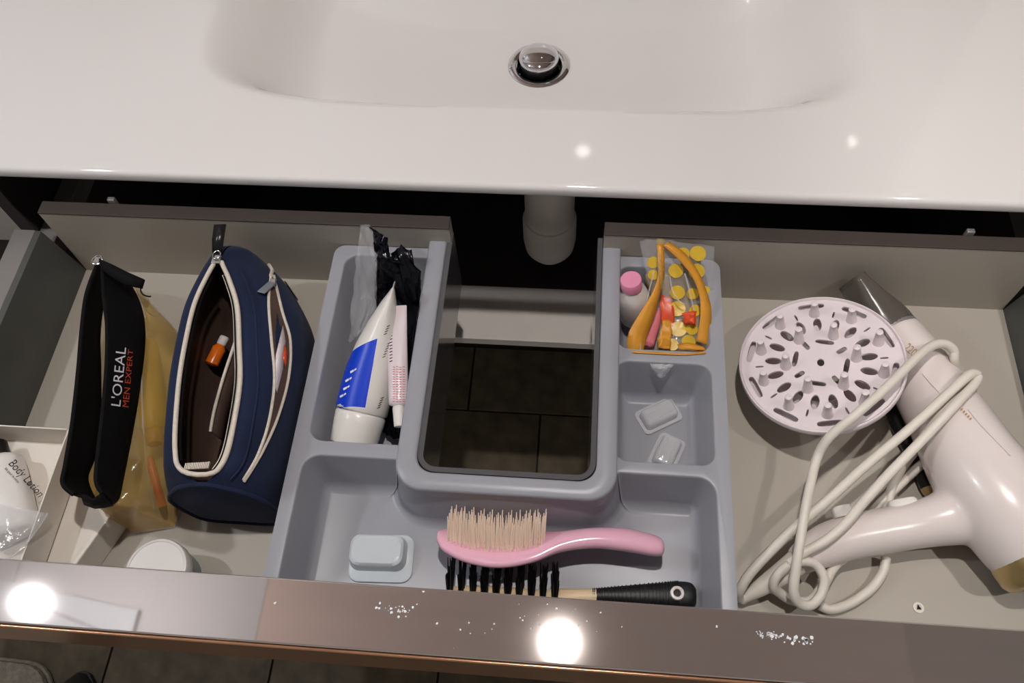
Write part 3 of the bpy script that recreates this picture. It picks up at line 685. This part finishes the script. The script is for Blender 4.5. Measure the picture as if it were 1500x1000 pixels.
# right upper compartment: pink-capped bottle and dotted zip bag
t = thing('travel_bottle', 'small white travel bottle with pink screw cap in the tray', 'bottle', (.122, -.06, .012))
c1 = W(924, 409, .100); c0 = W(930, 462, .034); d, x, y = frame_of(c1-c0); L_ = (c1-c0).length
g = G(); g.lathe(c0, d, [(.010, -.004), (.0165, 0), (.0178, .006), (.0178, L_*.52), (.0150, L_*.68), (.0095, L_*.78), (.0085, L_*.84)], 36); g.obj('bottle_body', 'white', t)
g = G(); g.lathe(c0+d*(L_*.80), d, [(.0098, 0), (.0110, .001), (.0110, L_*.2-.0008), (.0104, L_*.2), (.001, L_*.2)], 36); g.obj('screw_cap', 'pinkcap', t)
t = thing('dotted_zip_bag', 'clear zip bag with yellow dots and orange zip bands in the tray', 'bag', (.158, -.065, .012))
def grid(rows, n=5, amp=0, seed=1):
    rows = [cr(r, n) for r in rows]; cols = [cr(list(c), n) for c in zip(*rows)]; rows = [list(r) for r in zip(*cols)]
    return crumple(rows, amp, seed) if amp else rows
back = grid([P([(938, 352, .112), (965, 350, .116), (1008, 356, .112), (1046, 360, .108)]), P([(944, 390, .092), (975, 388, .098), (1012, 392, .095), (1046, 394, .090)]),
             P([(952, 430, .070), (978, 428, .078), (1012, 430, .076), (1044, 436, .070)]), P([(950, 475, .052), (975, 472, .062), (1008, 474, .064), (1040, 478, .056)]), P([(940, 512, .040), (968, 514, .052), (1000, 514, .054), (1036, 512, .046)])], 5, .0010, 4)
g = G(); g.loft(back, closed=False, cap=(False, False)); bg = g.obj('bag_film', 'clear', t, solid=.0003, smooth=30)
trd = bvh(bg)
under = [[q-V((0, 0, .006)) for q in r[::2]] for r in back[6:]]; g = G(); g.loft(clampx(under, .108, .19, -.112, -.016), closed=False, cap=(False, False)); g.obj('bag_rear_film', 'vinyl', t, solid=.0004, smooth=30)
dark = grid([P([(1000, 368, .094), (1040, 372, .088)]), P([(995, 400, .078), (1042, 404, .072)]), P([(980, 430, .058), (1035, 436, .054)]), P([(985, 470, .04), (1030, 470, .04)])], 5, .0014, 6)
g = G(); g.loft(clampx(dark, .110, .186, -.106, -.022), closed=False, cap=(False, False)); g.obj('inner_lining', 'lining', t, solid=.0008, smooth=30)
for (u, v, r) in ((957, 384, 9), (957, 402, 8), (1000, 372, 10), (1022, 371, 12), (1020, 397, 12), (990, 396, 11), (992, 428, 11), (992, 452, 12), (994, 482, 12), (1013, 482, 9), (1014, 430, 9), (1018, 455, 9), (1008, 500, 10), (985, 505, 9), (1033, 425, 7)):
    g = G(); q = [hit(trd, u+r*math.cos(k*.3491), v+r*.95*math.sin(k*.3491), .0010, .07) for k in range(18)]; g.add([sum(q, V((0, 0, 0)))/18]+q, [(0, 1+k, 1+(k+1) % 18) for k in range(18)]); g.obj('yellow_dot', 'dot', t, smooth=60)
def ribbon(name, L1, L2, m, solid=.0012, n=6):
    a, b = cr(P(L1), n), cr(P(L2), n); g = G(); g.loft([[p, (p+q)*.5+V((0, 0, .0006)), q] for p, q in zip(a, b)], closed=False, cap=(False, False)); return g.obj(name, m, t, solid=solid)
ribbon('zip_band', [(962, 358, .118), (964, 400, .108), (955, 430, .098), (935, 462, .086), (920, 490, .076), (919, 513, .068)], [(972, 358, .118), (973, 402, .104), (966, 432, .094), (958, 462, .082), (948, 490, .072), (942, 514, .066)], 'orange')
ribbon('zip_band', [(972, 360, .118), (992, 378, .112), (1012, 402, .102), (1024, 430, .092), (1026, 460, .082), (1020, 500, .066)], [(980, 354, .118), (1004, 372, .112), (1024, 400, .100), (1036, 430, .090), (1042, 458, .080), (1038, 506, .064)], 'orange')
ribbon('bag_fold', [(962, 350, .119), (963, 390, .112), (968, 425, .1)], [(974, 350, .119), (972, 392, .108), (974, 425, .096)], 'vinyl', .0006)
ribbon('bag_bottom_seam', [(925, 513, .070), (960, 515, .072), (1000, 517, .070), (1034, 514, .066)], [(926, 516, .0765), (960, 518, .0765), (1000, 519.5, .0765), (1034, 517, .0765)], 'orange', .0012)
ribbon('orange_fold', [(992, 505, .066), (1008, 502, .070), (1030, 508, .066)], [(996, 512, .068), (1012, 512, .070), (1034, 513, .068)], 'orange')
g = G(); g.tube(cr(P([(981, 404, .09), (985, 425, .088), (994, 440, .086), (1003, 446, .084)]), 5), .0008, 6); g.tube(cr(P([(958, 398, .1), (950, 430, .09), (942, 470, .076), (938, 512, .068)]), 5), .0008, 6); g.tube(cr(P([(1003, 400, .098), (1010, 425, .09), (1020, 470, .07)]), 5), .0008, 6); g.obj('sealed_edge', 'clearhard', t)
cs = grid([P([(952, 532, .0765), (970, 533, .0765), (987, 534, .0765)]), P([(957, 541, .070), (970, 542, .072), (981, 541, .070)]), P([(964, 552, .058), (969, 553, .060), (974, 550, .058)])], 4, .0006, 8)
g = G(); g.loft(cs, closed=False, cap=(False, False)); g.obj('film_corner', 'glassy', t, solid=.0006, smooth=20, label='clear film corner hanging over the divider')
t = thing('pink_lip_tube', 'pink tube showing inside the dotted zip bag', 'tube', (.135, -.11, .02))
a, b = W(948, 508, .060), W(964, 452, .062); g = G(); d = b-a; g.lathe(a, d, [(.003, 0), (.0065, .003), (.0068, d.length*.6), (.005, d.length*.9), (.002, d.length)], 20); g.obj('tube_body', 'pinkbit', t)
t = thing('red_sachet', 'red and orange sachet inside the dotted zip bag', 'sachet', (.15, -.08, .03))
sa = grid([P([(966, 432, .074), (984, 434, .074)]), P([(968, 455, .068), (988, 460, .068)]), P([(970, 480, .060), (990, 482, .060)])], 4, .001, 2); g = G(); g.loft(sa, closed=False, cap=(False, False)); g.obj('wrapper', 'redbit', t, solid=.001, smooth=20)
sa = grid([P([(972, 468, .072), (982, 470, .072)]), P([(966, 490, .066), (984, 492, .066)]), P([(964, 510, .060), (982, 510, .060)])], 4, .001, 3); g = G(); g.loft(sa, closed=False, cap=(False, False)); g.obj('wrapper_fold', 'orange', t, solid=.001, smooth=20)
sa = grid([P([(1000, 458, .078), (1020, 456, .078)]), P([(1002, 474, .07), (1018, 476, .07)])], 4, .001, 3); g = G(); g.loft(sa, closed=False, cap=(False, False)); g.obj('wrapper_end', 'redbit', t, solid=.001, smooth=20)

# clear plastic covers in the middle compartment
def clear_cover(c, ang, lx, ly, h, label):
    t = thing('clear_cover', label, 'plastic cover', (c.x, c.y, c.z), 'clear covers in the tray')
    ca, sa = math.cos(ang), math.sin(ang)
    def L(k, dx, zz, r):
        return [V((c.x+(p.x)*ca-(p.y)*sa, c.y+p.x*sa+p.y*ca, c.z+zz)) for p in round_poly(rect(-lx+dx, lx-dx, -ly+dx, ly-dx), [r]*4, 5)]
    g = G(); g.loft([L(0, -.003, .001, .004), L(0, 0, .0012, .004), L(0, .0008, h*.75, .004), L(0, .002, h*.93, .004), L(0, .004, h, .003)], cap=(False, True)); g.obj('shell', 'glassy', t, solid=.0012)
    g = G(); g.loft([L(0, -.0036, .0006, .005), L(0, -.0036, .0018, .005), L(0, -.0022, .0018, .005), L(0, -.0022, .0006, .005)], loop=True); g.obj('flange', 'glassy', t)
    g = G(); q = [V((c.x+a*ca-b*sa, c.y+a*sa+b*ca, c.z+h+.0003)) for a, b in ((-lx+.004, ly*.45), (lx-.004, ly*.45))]; g.tube(q, .0009, 6)
    q = [V((c.x+a*ca-b*sa, c.y+a*sa+b*ca, c.z+h+.0003)) for a, b in ((-lx+.004, -ly*.45), (lx-.004, -ly*.45))]; g.tube(q, .0009, 6); g.obj('rib', 'glassy', t)
c = W(965, 607, .018); clear_cover(V((c.x, c.y, .0135)), .52, .0185, .0105, .011, 'clear plastic cover lying diagonally in the middle tray compartment')
c = W(977, 662, .018); clear_cover(V((c.x, c.y, .0135)), 1.15, .0165, .0105, .011, 'clear plastic cover near the divider of the middle tray compartment')

# frosted blister case
t = thing('blister_case', 'frosted pale plastic case lying in the front compartment', 'case', (-.12, -.325, .0135))
c = V((-.118, -.3265, .0138)); an = .04
def RL(lx, ly, z, r, dx=0, dy=0): return [V((c.x+dx+p.x*math.cos(an)-p.y*math.sin(an), c.y+dy+p.x*math.sin(an)+p.y*math.cos(an), c.z+z)) for p in round_poly(rect(-lx, lx, -ly, ly), [r]*4, 7)]
g = G(); g.loft([RL(.0305, .0225, 0, .011), RL(.031, .023, .0008, .011), RL(.031, .023, .0022, .011), RL(.0300, .022, .003, .011)]); g.obj('flange', 'frost', t)
g = G(); g.loft([RL(.0275, .0170, .003, .010, -.003, .004), RL(.0268, .0162, .010, .010, -.003, .004), RL(.0258, .0152, .0165, .010, -.003, .004), RL(.0235, .0130, .0185, .010, -.003, .004), RL(.021, .010, .0182, .008, -.003, .004)]); g.obj('dome', 'frost', t)

# pink detangling brush
t = thing('pink_hairbrush', 'glossy pink hairbrush with beige bristles lying on the black brush', 'hairbrush', (.045, -.32, .02))
N_ = V((0, .72, .69)).normalized(); Vv = V((0, -.69, .72)).normalized()
spine = cr([V((p[0], p[1]-.006, p[2])) for p in [(-.0605, -.3135, .058), (-.052, -.3175, .056), (-.030, -.3235, .053), (0, -.3255, .052), (.030, -.3195, .054), (.055, -.3100, .057), (.085, -.3040, .058), (.115, -.3035, .056), (.138, -.3060, .054), (.1465, -.3070, .0535), (.1495, -.3075, .0535), (.1505, -.3078, .0535)]], 5)
wid = cr([V((k, 0, 0)) for k in (.007, .019, .0275, .0300, .0260, .0140, .0115, .0135, .0130, .0108, .0070, .0020)], 5)
thk = cr([V((k, 0, 0)) for k in (.005, .0080, .0092, .0095, .0090, .0085, .0090, .0098, .0092, .0075, .0050, .0015)], 5)
g = G(); rings = []
offs = cr([V((k, 0, 0)) for k in (.012, .016, .0206, .0225, .0195, .0115, .0095, .0100, .0100, .0100, .0100, .0100)], 5)
for p, a, b, f_ in zip(spine, wid, thk, offs):
    rings.append([p+Vv*(a.x*math.cos(2*math.pi*k/24)-f_.x)+N_*(b.x*math.sin(2*math.pi*k/24)) for k in range(24)])
g.loft(rings); pb = g.obj('brush_body', 'pink', t, smooth=70)
g = G(); pts = []
for i in range(21):
    for j in range(9):
        f = (i+.5*(j % 2))/20.5; xx = -.050+.089*f; q = (j-4)/4
        if q < -.55: continue
        hw = .019*math.sqrt(max(0, 1-((xx+.006)/.050)**4))
        k = min(range(len(spine)), key=lambda m: abs(spine[m].x-xx)); cpt = spine[k]-Vv*(wid[k].x*.75)
        b0 = V((xx, cpt.y, cpt.z))+Vv*(q*hw)+N_*(thk[k].x*.9); ln = .022+(.005 if (i+j) % 2 else 0)
        dr = (N_+V((random.uniform(-.04, .04), 0, 0))+Vv*.10*q).normalized()
        g.tube([b0, b0+dr*ln*.6, b0+dr*ln], [.0010, .0008, .0005], 5)
g.obj('bristles', 'bristle', t, smooth=0, kind='stuff', label='dense beige bristles')

# black bristle brush with rubber handle
t = thing('black_hairbrush', 'wooden hairbrush with black bristles and ribbed black handle', 'hairbrush', (.06, -.35, .015))
def bar(pts, wz, m, name, n=5, rad=1):
    a = cr([V(p) for p, _, _ in pts], n); w1 = cr([V((k, l, 0)) for _, k, l in pts], n); g = G()
    g.loft([[p+V((0, k.x*math.cos(2*math.pi*j/20), k.y*math.sin(2*math.pi*j/20))) for j in range(20)] for p, k in zip(a, w1)]); return g.obj(name, m, t, smooth=60)
bar([((-.052, -0.3610, .024), .003, .003), ((-.045, -0.3605, .024), .010, .006), ((-.01, -0.3600, .024), .0125, .0075), ((.035, -0.3590, .024), .0115, .007), ((.056, -0.3550, .026), .009, .006), ((.072, -0.3520, .026), .0068, .0055), ((.090, -0.3505, .026), .0066, .006)], 0, 'wood', 'wooden_body')
hp = [((.0865, -0.3505, .025), .0065, .006), ((.11, -0.3485, .025), .0085, .0068), ((.145, -0.3460, .025), .0115, .0072), ((.165, -0.3445, .025), .0128, .0072), ((.1765, -0.3440, .025), .0120, .0068), ((.1815, -0.3440, .025), .0070, .004)]
bar(hp, 0, 'black_rubber', 'rubber_handle')
g = G(); aa = cr([V(p) for p, _, _ in hp[:4]], 9); ww = cr([V((k, l, 0)) for _, k, l in hp[:4]], 9)
for p, k in zip(aa, ww): g.tube([p+V((0, (k.x+.0004)*math.cos(th*.3927), (k.y+.0004)*math.sin(th*.3927))) for th in range(16)], .0006, 5, loop=True)
g.obj('grip_ribs', 'black_rubber', t, kind='stuff')
c = V((.1635, -0.3442, .0322)); g = G(); g.lathe(c, (0, 0, 1), [(.0034, -.002), (.0035, .0012), (.0042, .0018), (.0060, .0016), (.0066, .0002), (.0066, -.002)], 24, cap=(False, False)); g.obj('hanging_eyelet', 'white', t)
g = G(); g.lathe(c, (0, 0, 1), [(.0034, -.001), (.0001, -.0008)], 20, cap=(False, False)); g.obj('eyelet_hole', 'black', t)
for i in range(10):
    for j in range(3):
        b0 = V((-.046+i*.0108, -0.3520-.004*j, .030)); g = G()
        for k in range(12):
            o = V((random.uniform(-.0018, .0018), random.uniform(-.0012, .0012), 0)); e = b0+o*2.2+V((0, .021+.003*random.random()-.004*j, .017+random.uniform(-.002, .002)))
            g.tube([b0+o, (b0+o+e)*.5, e], [.0008, .0007, .0004], 4)
        g.obj('bristle_tuft', 'black', t, smooth=0)

# ================================================================== THINGS ON THE RIGHT
# hair dryer
t = dryer = thing('hair_dryer', 'pearl white hair dryer with gold trim lying in the drawer', 'hair dryer', (.42, -.2, .001))
def pipe(centers, radii, m, name, n=6, seg=40, sy=1.0):
    c = cr([V(p) for p in centers], n); r = cr([V((k, 0, 0)) for k in radii], n); g = G(); g.tube(c, [k.x for k in r], seg); return g.obj(name, m, t, smooth=60)
bc = [W(1306, 487, .043), W(1332, 525, .043), W(1384, 606, .045), W(1431, 687, .049), W(1473, 742, .051), W(1510, 790, .050), W(1521, 804, .049)]
br = [.0285, .0320, .0372, .0440, .0475, .0460, .0440]
bar_o = pipe(bc, br, 'dryer', 'housing')
ax = (bc[-1]-bc[0]).normalized()
g = G(); e = bc[-1]; g.lathe(e, ax, [(.0437, -.001), (.0450, .001), (.0455, .005), (.0445, .018), (.0405, .024), (.036, .026)], 40); g.obj('rear_grille_ring', 'gold', t)
g = G(); g.lathe(bc[0], -ax, [(.0277, -.003), (.0280, .0005), (.026, .003), (.022, .003)], 40, cap=(False, True)); g.obj('front_collar', 'sidetop', t)
# nozzle
d, x, y = frame_of(-ax); n0 = bc[0]-ax*.001; n1 = W(1247, 410, .060); dn = (n1-n0); Ln = dn.length; dn.normalize(); x = dn.cross(V((0, 0, 1))).normalized(); y = x.cross(dn)
g = G(); g.loft([esec(n0+dn*(Ln*f), x, y, a, b, 32, e_) for f, a, b, e_ in ((0, .0265, .0265, 2), (.12, .0262, .0262, 2), (.3, .0240, .0240, 2.2), (.6, .0150, .0215, 2.8), (.9, .0085, .0200, 3.5), (1, .0070, .0200, 4))], cap=(True, False)); g.obj('concentrator_nozzle', 'smoke', t, solid=.0018, smooth=50, label='smoky grey flattened nozzle')
# handle
hc = [W(1478, 712, .046), W(1420, 746, .041), W(1392, 757, .037), W(1345, 768, .033), W(1290, 778, .030), W(1240, 788, .028), W(1200, 803, .026), W(1165, 824, .024)]
trd_ = bvh(bar_o)
_c = cr(hc, 6); _r = [k.x for k in cr([V((k, 0, 0)) for k in [.041, .0340, .0268, .0220, .0215, .0210, .0190, .0130]], 6)]
_cb = cr(bc, 6); _rb = [k.x for k in cr([V((k, 0, 0)) for k in br], 6)]
bpy.data.objects.remove(bar_o)
g = G(); g.tube(_cb, _rb, 40); g.tube(_c, _r, 40); bar_o = g.obj('housing', 'dryer', t, smooth=80)
q = bar_o.modifiers.new('merge', 'REMESH'); q.mode = 'VOXEL'; q.voxel_size = .0018; q.use_smooth_shade = True
q = bar_o.modifiers.new('fillet', 'SMOOTH'); q.factor = .5; q.iterations = 30
pipe([W(1172, 820, .024), W(1145, 840, .021), W(1115, 860, .017), W(1092, 874, .013), W(1084, 880, .011)], [.0120, .0105, .0080, .0050, .0040], 'cordm', 'strain_relief')
for u, v, k in ((1322, 738, 1.0), (1234, 748, .7)):
    g = G(); c = W(u, v, .038); dd = (hc[3]-hc[5]).normalized(); s_ = dd.cross(V((0, 0, 1))).normalized()
    g.loft([esec(c+s_*(-h)+V((0, 0, 0)), dd, V((0, 0, 1)), .014*k*q, .006*q, 20, 3) for h, q in ((-.006, 1), (.002, 1), (.004, .9), (.005, .6))]); g.obj('switch', 'white', t)
fD = lambda p: hit(trd_, p.x, p.y, .0006, .08)
text_on('wattage_print', '2200', [(1324, 511), (1341, 527), (1349, 517), (1332, 502)], fD, 'goldprint', t)
text_on('brand_print', '......', [(1403, 597), (1421, 616), (1424, 613), (1406, 594)], fD, 'goldprint', t)
g = G()
path = cr([fD(V(q)) for q in [(1352, 548), (1362, 560), (1374, 573), (1384, 582)]], 4); g.tube(path, .0005, 6); path = cr([fD(V(q)) for q in [(1418, 600), (1436, 622), (1458, 645), (1480, 668)]], 4); g.tube(path, .0006, 6); g.obj('shell_seam', 'diffuser', t)
# cord: loops lying over and around the dryer
cords = [
 [(1412, 566, .020), (1410, 552, .040), (1402, 538, .062), (1398, 526, .076), (1397, 513, .082), (1385, 504, .088), (1366, 506, .092), (1338, 528, .100), (1300, 566, .104), (1255, 606, .098), (1215, 640, .082), (1197, 670, .066), (1187, 710, .066), (1178, 755, .065), (1171, 800, .060), (1165, 840, .052), (1163, 868, .044), (1172, 884, .036), (1188, 886, .032), (1203, 870, .032), (1207, 848, .036), (1196, 828, .040), (1178, 822, .042), (1155, 828, .040), (1137, 845, .034), (1133, 858, .028), (1142, 868, .022), (1160, 879, .018), (1185, 880, .018), (1203, 862, .020), (1222, 830, .020), (1240, 815, .014)],
 [(1090, 878, .010), (1083, 874, .016), (1085, 862, .028), (1100, 838, .036), (1130, 806, .042), (1165, 772, .052), (1215, 730, .060), (1270, 680, .066), (1330, 630, .075), (1385, 580, .086), (1412, 555, .090), (1424, 547, .088), (1432, 550, .084), (1428, 562, .086), (1400, 592, .090), (1350, 645, .078), (1300, 696, .066), (1265, 735, .060), (1240, 765, .058), (1212, 790, .054), (1180, 808, .048), (1155, 825, .042)],
 [(1345, 655, .020), (1325, 680, .020), (1310, 705, .020), (1300, 740, .014), (1297, 775, .007)],
 [(1352, 678, .016), (1330, 698, .018), (1305, 722, .016), (1280, 748, .010), (1265, 780, .006)],
 [(1298, 816, .012), (1294, 836, .010), (1280, 858, .008), (1258, 876, .007), (1235, 888, .007), (1215, 892, .007), (1200, 886, .008)]]
g = G()
for cc in cords: g.tube(cr(P(cc), 7), .0046, 10)
g.obj('power_cord', 'cordm', t, smooth=80, label='looped cream white power cord')

# diffuser
c = W(1202, 531, .066); Rd = .0795; ZD = .0
TILT = Matrix.Rotation(-.26, 3, V((.25, 1, 0)).normalized()); DC = V((c.x, c.y, .0665)); c = V((0, 0, 0))
class GT(G):
    def obj(s, *a, **k):
        s.v = [DC+TILT@p for p in s.v]; return G.obj(s, *a, **k)
t = thing('dryer_diffuser', 'round white diffuser attachment with finger pins and slots', 'diffuser', (DC.x, DC.y, .001))
def slot(r, th, a, b, n=14, e=2, rot=0):
    """oval of half-lengths a (tangential) and b (radial) at polar r, th"""
    cx, cy = r*math.cos(th), r*math.sin(th); out = []
    for k in range(n):
        p = 2*math.pi*k/n; cc, ss = math.cos(p), math.sin(p)
        q = (a*math.copysign(abs(cc)**(2/e), cc), b*math.copysign(abs(ss)**(2/e), ss))
        ta = th+math.pi/2+rot
        # bend along the ring
        out.append(V((c.x+cx+q[0]*math.cos(ta)-q[1]*math.sin(ta), c.y+cy+q[0]*math.sin(ta)+q[1]*math.cos(ta), ZD)))
    return out
holes = []
for k in range(10): holes.append(slot(.0685, math.radians(90+36*k+2), .0130, .0032, 16, 3.5))
for k in range(17): holes.append(slot(.0455, math.radians(88+360/17*k), .0042, .0082, 14))
for k in range(8): holes.append(slot(.0245, math.radians(75+45*k), .0092 if k % 2 == 0 else .0026, .0026 if k % 2 == 0 else .0056, 12, 3))
for k in range(10): holes.append(slot(.0590, math.radians(108+36*k), .0011, .0040, 10, 3))
holes.append(slot(0, 0, .0045, .0035, 14))
rim = [V((c.x+.0768*math.cos(k*math.pi/36), c.y+.0768*math.sin(k*math.pi/36), ZD)) for k in range(72)]
g = GT(); g.fill([rim]+holes)
low = [[V((p.x, p.y, ZD-.0024)) for p in l] for l in [rim]+holes]; g.fill(low, rev=True)
for a_, b_ in zip(holes, low[1:]): g.loft([a_, b_], cap=(False, False))
g.obj('face_plate', 'diffuser', t, smooth=35)
ring = lambda r, z: [V((c.x+r*math.cos(k*math.pi/36), c.y+r*math.sin(k*math.pi/36), z)) for k in range(72)]
g = GT(); g.loft([ring(.0766, ZD-.003), ring(.0766, ZD+.0012), ring(.0776, ZD+.0026), ring(.0790, ZD+.0022), ring(.0798, ZD+.0004), ring(.0796, ZD-.004), ring(.0770, ZD-.009), ring(.060, ZD-.016), ring(.034, ZD-.024), ring(.031, ZD-.030), ring(.029, ZD-.030), ring(.032, ZD-.023), ring(.058, ZD-.015), ring(.0750, ZD-.008), ring(.0770, ZD-.005)], cap=(False, False)); g.obj('bowl', 'diffuser', t, smooth=50)
pins = [(.0590, 90+36*k, .020) for k in range(10)]+[(.0335, 63+60*k, .022) for k in range(6)]
for r, th, h in pins:
    th = math.radians(th); b0 = V((c.x+r*math.cos(th), c.y+r*math.sin(th), ZD))
    g = GT(); g.lathe(b0, (0, 0, 1), [(.0058, -.001), (.0050, .002), (.0040, h*.6), (.0032, h*.85), (.0036, h*.9), (.0034, h*.97), (.0018, h), (.0002, h+.0004)], 16); g.obj('pin', 'diffuser', t)
# black pencil with gold tip
a, b = W(1301, 592, .012), W(1358, 714, .009); d = b-a
t = thing('eye_pencil', 'black cosmetic pencil with pointed gold end beside the hair dryer', 'pencil', (b.x, b.y, .001))
g = G(); g.lathe(a, d, [(.006, 0), (.0066, .001), (.0066, d.length)], 20); g.obj('barrel', 'black', t)
g = G(); g.lathe(b, d, [(.0066, 0), (.0064, .003), (.0045, .010), (.0012, .0145)], 20); g.obj('tip', 'gold', t)

# ------------------------------------------------------------------ on the floor
t = thing('bath_mat', 'grey-beige fuzzy bath mat on the stone floor', 'bath mat', (-1.0, -.42, FZ))
lp = round_poly([V(p) for p in [(-1.25, -.75), (-.835, -.75), (-.835, -.372), (-1.25, -.360)]], [.04, .04, .06, .04], 7)
g = G(); g.loft([[V((p.x, p.y, z)) for p in offs] for offs, z in ((lp, FZ+.002), (lp, FZ+.014), ([V((p.x*.985-.0155, p.y*.985-.0085)) for p in lp], FZ+.021))]); g.obj('pile', 'mat', t)
g = G(); g.tube([V((p.x, p.y, FZ+.006)) for p in lp], .006, 8, loop=True); g.obj('hem', 'mat', t)
t = thing('slipper', 'dark grey felt slipper on the stone floor beside the mat', 'slipper', (-.78, -.42, FZ))
so = [V((-.785+.042*math.cos(k*.2618)*(1+.1*math.sin(k*.2618)), -.50+.125*math.sin(k*.2618), 0)) for k in range(24)]
g = G(); g.loft([[V((p.x, p.y, FZ+z)) for p in so] for z in (.002, .014)]); g.obj('sole', 'black_rubber', t)
g = G(); rows = []
for k in range(9):
    f = k/8; yy = -.382-.105*f; hw = .040*math.sqrt(max(.02, 1-(1-f)**2.2)); hh = .012+.042*math.sqrt(f)
    rows.append([V((-.785+hw*math.cos(math.pi*j/12), yy, FZ+.012+hh*math.sin(math.pi*j/12))) for j in range(13)])
g.loft(rows, closed=False, cap=(False, False)); g.obj('upper', 'slip', t, solid=.004)
